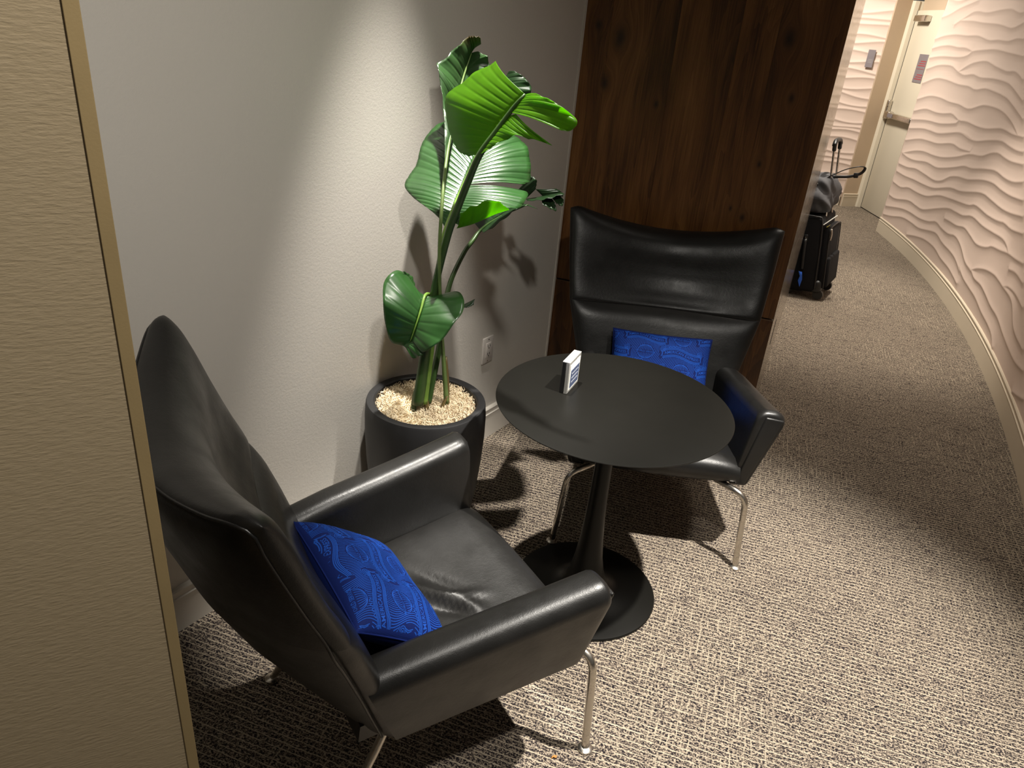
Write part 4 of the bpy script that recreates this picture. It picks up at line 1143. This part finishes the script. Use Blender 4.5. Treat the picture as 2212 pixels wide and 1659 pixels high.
lf['shred'] = leaf('shred', M_LEAFD, 0.05, 10, nu=16, nv=8)
lf['low'] = leaf('low', M_LEAF, 0.06, 20, label='low heart-shaped leaf folded over the planter', ripple=0.0009)
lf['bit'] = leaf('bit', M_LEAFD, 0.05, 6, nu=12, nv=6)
def stem(key, mat, par=None, n=60, flat=0.8):
    P = [(x - POFF.x, y - POFF.y, z - POFF.z, r_) for x, y, z, r_ in STEMS[key]]
    return tube('stem', P, mat, pl, n, 10, None, flat)
stem('bright', M_STEM); stem('glossy', M_RIB); stem('top', M_STEMPALE); stem('droop', M_STEM); stem('low', M_RIB)
# old cut leaf bases around the stems
for (dx, dy, hgt, rad, ang, mt) in ((-0.035, -0.075, 0.16, 0.014, 10, M_STEM), (0.015, -0.060, 0.11, 0.012, -14, M_STEMBROWN), (0.075, -0.020, 0.20, 0.010, -4, M_STEMBROWN), (0.055, -0.045, 0.07, 0.009, 16, M_STEMBROWN)):
    tube('leaf_base', [(dx, dy, -0.02, rad), (dx + hgt * 0.3 * math.sin(R(ang)), dy, hgt * 0.5, rad * 0.95), (dx + hgt * math.sin(R(ang)), dy + 0.005, hgt, rad * 0.5)], mt, pl, 14, 9, None, 0.7)

# ---------------------------------------------------------------- luggage
SA = Vector((-0.854, 0.52, 0)); SB = Vector((0.52, 0.854, 0))
SO = Vector((2.195, 5.240, 0)) + SB * 0.01
TILT = R(8)
# local frame: x = SB (width), y = SA (depth, to the left), z up; tilted about x towards +y
LM = Matrix((SB, SA, Vector((0, 0, 1)))).transposed().to_4x4()
LM = Matrix.Translation(SO) @ LM @ Matrix.Translation((0, 0.27, 0)) @ Matrix.Rotation(-TILT, 4, 'X') @ Matrix.Translation((0, -0.27, 0))
sc_ = empty('suitcase'); sc_.matrix_world = LM
tag(sc_, 'black wheeled carry-on suitcase with extended handle beside the corridor wall', 'suitcase')
SWD, SDP, SHT = 0.40, 0.27, 0.585
rounded_box('body', (SWD, SDP - 0.04, SHT - 0.03), (SWD / 2, SDP / 2 + 0.02, 0.03 + (SHT - 0.03) / 2), M_NYLON, sc_, 0.035, 5)
fp = rounded_box('front_pocket', (SWD - 0.05, 0.05, SHT - 0.14), (SWD / 2, 0.022, 0.28), M_NYLON, sc_, 0.02, 4)
rounded_box('lower_pocket', (SWD - 0.07, 0.035, 0.22), (SWD / 2, -0.008, 0.18), M_NYLON, fp, 0.015, 4)
tube('zipper', [(0.02, -0.003, 0.06), (0.02, -0.003, 0.45), (0.06, -0.003, 0.50), (SWD - 0.06, -0.003, 0.50), (SWD - 0.02, -0.003, 0.45), (SWD - 0.02, -0.003, 0.10)], M_BLACK, fp, 50, 6, 0.004)
tube('zip_pull', [(0.022, -0.012, 0.50), (0.020, -0.016, 0.46), (0.018, -0.012, 0.42)], M_STEEL, fp, 10, 6, 0.006)
tube('piping', [(-0.001, 0.05, 0.06), (-0.001, 0.05, 0.53), (-0.001, 0.09, 0.583), (-0.001, 0.20, 0.583), (-0.001, 0.245, 0.53), (-0.001, 0.245, 0.06)], M_BLACK, sc_, 60, 6, 0.006)
hd_ = tube('side_handle', [(-0.004, 0.15, 0.20), (-0.02, 0.15, 0.215), (-0.026, 0.15, 0.27), (-0.026, 0.15, 0.34), (-0.02, 0.15, 0.41), (-0.004, 0.15, 0.425)], M_BLACK, sc_, 30, 8, 0.012, 0.5)
rounded_box('handle_anchor', (0.016, 0.03, 0.05), (-0.006, 0.15, 0.43), M_BLACK, hd_, 0.006, 3)
rounded_box('rivet', (0.004, 0.008, 0.008), (-0.016, 0.15, 0.435), M_STEEL, hd_, 0.002, 2)
bt = bmesh.new()
tv = [(-0.03, 0.145, 0.185), (-0.034, 0.168, 0.19), (-0.036, 0.155, 0.155), (-0.034, 0.166, 0.12), (-0.036, 0.150, 0.075), (-0.035, 0.138, 0.13), (-0.035, 0.142, 0.165)]
f0 = [bt.verts.new(v) for v in tv]; f1 = [bt.verts.new((v[0] + 0.004, v[1], v[2])) for v in tv]
bt.faces.new(f0); bt.faces.new(f1[::-1])
for i in range(len(tv)):
    j = (i + 1) % len(tv); bt.faces.new((f0[i], f0[j], f1[j], f1[i]))
bto = bm_obj('blue_tag', bt, M_TAGBLUE, sc_)
tag(bto, 'bright blue luggage tag')
for (wx_, wy_) in ((0.05, 0.055), (SWD - 0.05, 0.055)):
    wh = rounded_box('wheel_housing', (0.085, 0.10, 0.10), (wx_, wy_ + 0.005, 0.075), M_BLACK, sc_, 0.03, 4)
    bm = bmesh.new()
    bmesh.ops.create_cone(bm, cap_ends=True, segments=24, radius1=0.036, radius2=0.036, depth=0.03)
    bmesh.ops.transform(bm, matrix=Matrix.Translation((wx_, wy_ - 0.022, 0.010)) @ Matrix.Rotation(R(90), 4, 'Y'), verts=bm.verts)
    auto_smooth(bm_obj('wheel', bm, M_BLACK, wh), 40)
for wx_ in (0.06, SWD - 0.06):
    rounded_box('rear_foot', (0.05, 0.03, 0.05), (wx_, SDP - 0.03, 0.022), M_BLACK, sc_, 0.008, 2)
for wx_ in (0.11, 0.29):
    tube('handle_tube', [(wx_, 0.055, 0.54), (wx_, 0.055, 0.8), (wx_, 0.055, 1.05)], M_STEEL, sc_, 12, 10, 0.0075)
    rounded_box('handle_collar', (0.028, 0.026, 0.05), (wx_, 0.055, 1.045), M_BLACK, sc_, 0.009, 3)
tube('handle_grip', [(0.10, 0.055, 1.06), (0.13, 0.055, 1.085), (0.20, 0.055, 1.092), (0.27, 0.055, 1.085), (0.30, 0.055, 1.06)], M_BLACK, sc_, 24, 10, 0.016)
wt = rounded_box('paper_tag', (0.075, 0.006, 0.11), (0.05, 0.012, 0.555), M_WHITE, sc_, 0.001, 1, Matrix.Rotation(R(50), 4, 'X') @ Matrix.Rotation(R(20), 4, 'Y'))
tag(wt, 'white paper luggage tag')
rounded_box('yellow_edge', (0.075, 0.004, 0.012), (0.05, 0.018, 0.515), plain('yellow_tag_edge', (0.65, 0.6, 0.1), 0.5), wt, 0.001, 1, Matrix.Rotation(R(50), 4, 'X'))

# duffel on top
df = empty('duffel_bag')
df.matrix_world = LM @ Matrix.Translation((0.0, 0.0, SHT + 0.003))
tag(df, 'soft grey nylon duffel bag resting on top of the black suitcase', 'bag')
nu_, nv_ = 56, 36
verts, faces = [], []
def sgnpow(v, e): return math.copysign(abs(v) ** e, v)
for i in range(nu_):
    la = -math.pi / 2 + math.pi * i / (nu_ - 1)
    for j in range(nv_ * 2):
        lo = math.pi * j / nv_
        x = sgnpow(math.cos(la), 0.45) * sgnpow(math.cos(lo), 0.5) * 0.185
        y = sgnpow(math.cos(la), 0.45) * sgnpow(math.sin(lo), 0.5) * 0.15
        z = sgnpow(math.sin(la), 0.6) * 0.135
        sag = 1 - 0.22 * max(0, z / 0.135)
        w = 0.011 * math.sin(5 * x / 0.2 + 5 * z / 0.14 + 2.0 * math.sin(lo * 2 + z * 9)) + 0.006 * math.sin(9 * z / 0.14 - 8 * y / 0.14 + 5 * x / 0.1)
        k = 1 + w / 0.15 * (1 if z > -0.12 else 0)
        verts.append((0.20 + x * sag * k, 0.165 + y * sag * k - 0.02 * max(0, z / 0.135), 0.137 + z * (1 + 0.3 * w / 0.15)))
for i in range(nu_ - 1):
    for j in range(nv_ * 2):
        j2 = (j + 1) % (nv_ * 2)
        faces.append((i * nv_ * 2 + j, i * nv_ * 2 + j2, (i + 1) * nv_ * 2 + j2, (i + 1) * nv_ * 2 + j))
bm = bmesh.new()
bv = [bm.verts.new(v) for v in verts]
for f in faces: bm.faces.new([bv[i] for i in f])
bmesh.ops.remove_doubles(bm, verts=bm.verts, dist=1e-4)
bm_obj('bag_body', bm, M_DUFFEL, df, True)
tube('zipper', [(0.03, 0.12, 0.21), (0.08, 0.14, 0.262), (0.20, 0.145, 0.27), (0.32, 0.14, 0.262)], M_BLACK, df, 30, 6, 0.005)
tube('side_seam', [(0.02, 0.17, 0.02), (0.006, 0.17, 0.10), (0.02, 0.165, 0.20), (0.05, 0.16, 0.255)], M_BLACK, df, 30, 6, 0.004)
st_ = tube('carry_strap', [(0.10, 0.09, 0.245), (0.09, 0.04, 0.275), (0.09, -0.04, 0.315), (0.10, -0.12, 0.335), (0.14, -0.155, 0.325), (0.16, -0.13, 0.285), (0.15, -0.06, 0.262), (0.14, 0.02, 0.258), (0.14, 0.09, 0.25)], M_BLACK, df, 60, 8, 0.010, 0.35)
rounded_box('strap_buckle', (0.02, 0.03, 0.035), (0.16, -0.10, 0.27), M_BLACK, st_, 0.004, 2)

# ---------------------------------------------------------------- tiny debris on the carpet
bm = bmesh.new()
cp = [(0, 0, 0.001), (0.006, 0.004, 0.004), (0.013, 0.003, 0.002), (0.016, 0.008, 0.005), (0.008, 0.011, 0.003), (0.002, 0.006, 0.002)]
f0 = [bm.verts.new(v) for v in cp]; f1 = [bm.verts.new((v[0], v[1], v[2] + 0.0015)) for v in cp]
bm.faces.new(f0[::-1]); bm.faces.new(f1)
for i in range(6):
    j = (i + 1) % 6; bm.faces.new((f0[i], f0[j], f1[j], f1[i]))
cr = bm_obj('dry_leaf_scrap', bm, M_CRUMB)
cr.location = (0.19, 1.285, 0)
tag(cr, 'tiny orange dry scrap lying on the carpet near the chair leg', 'debris')
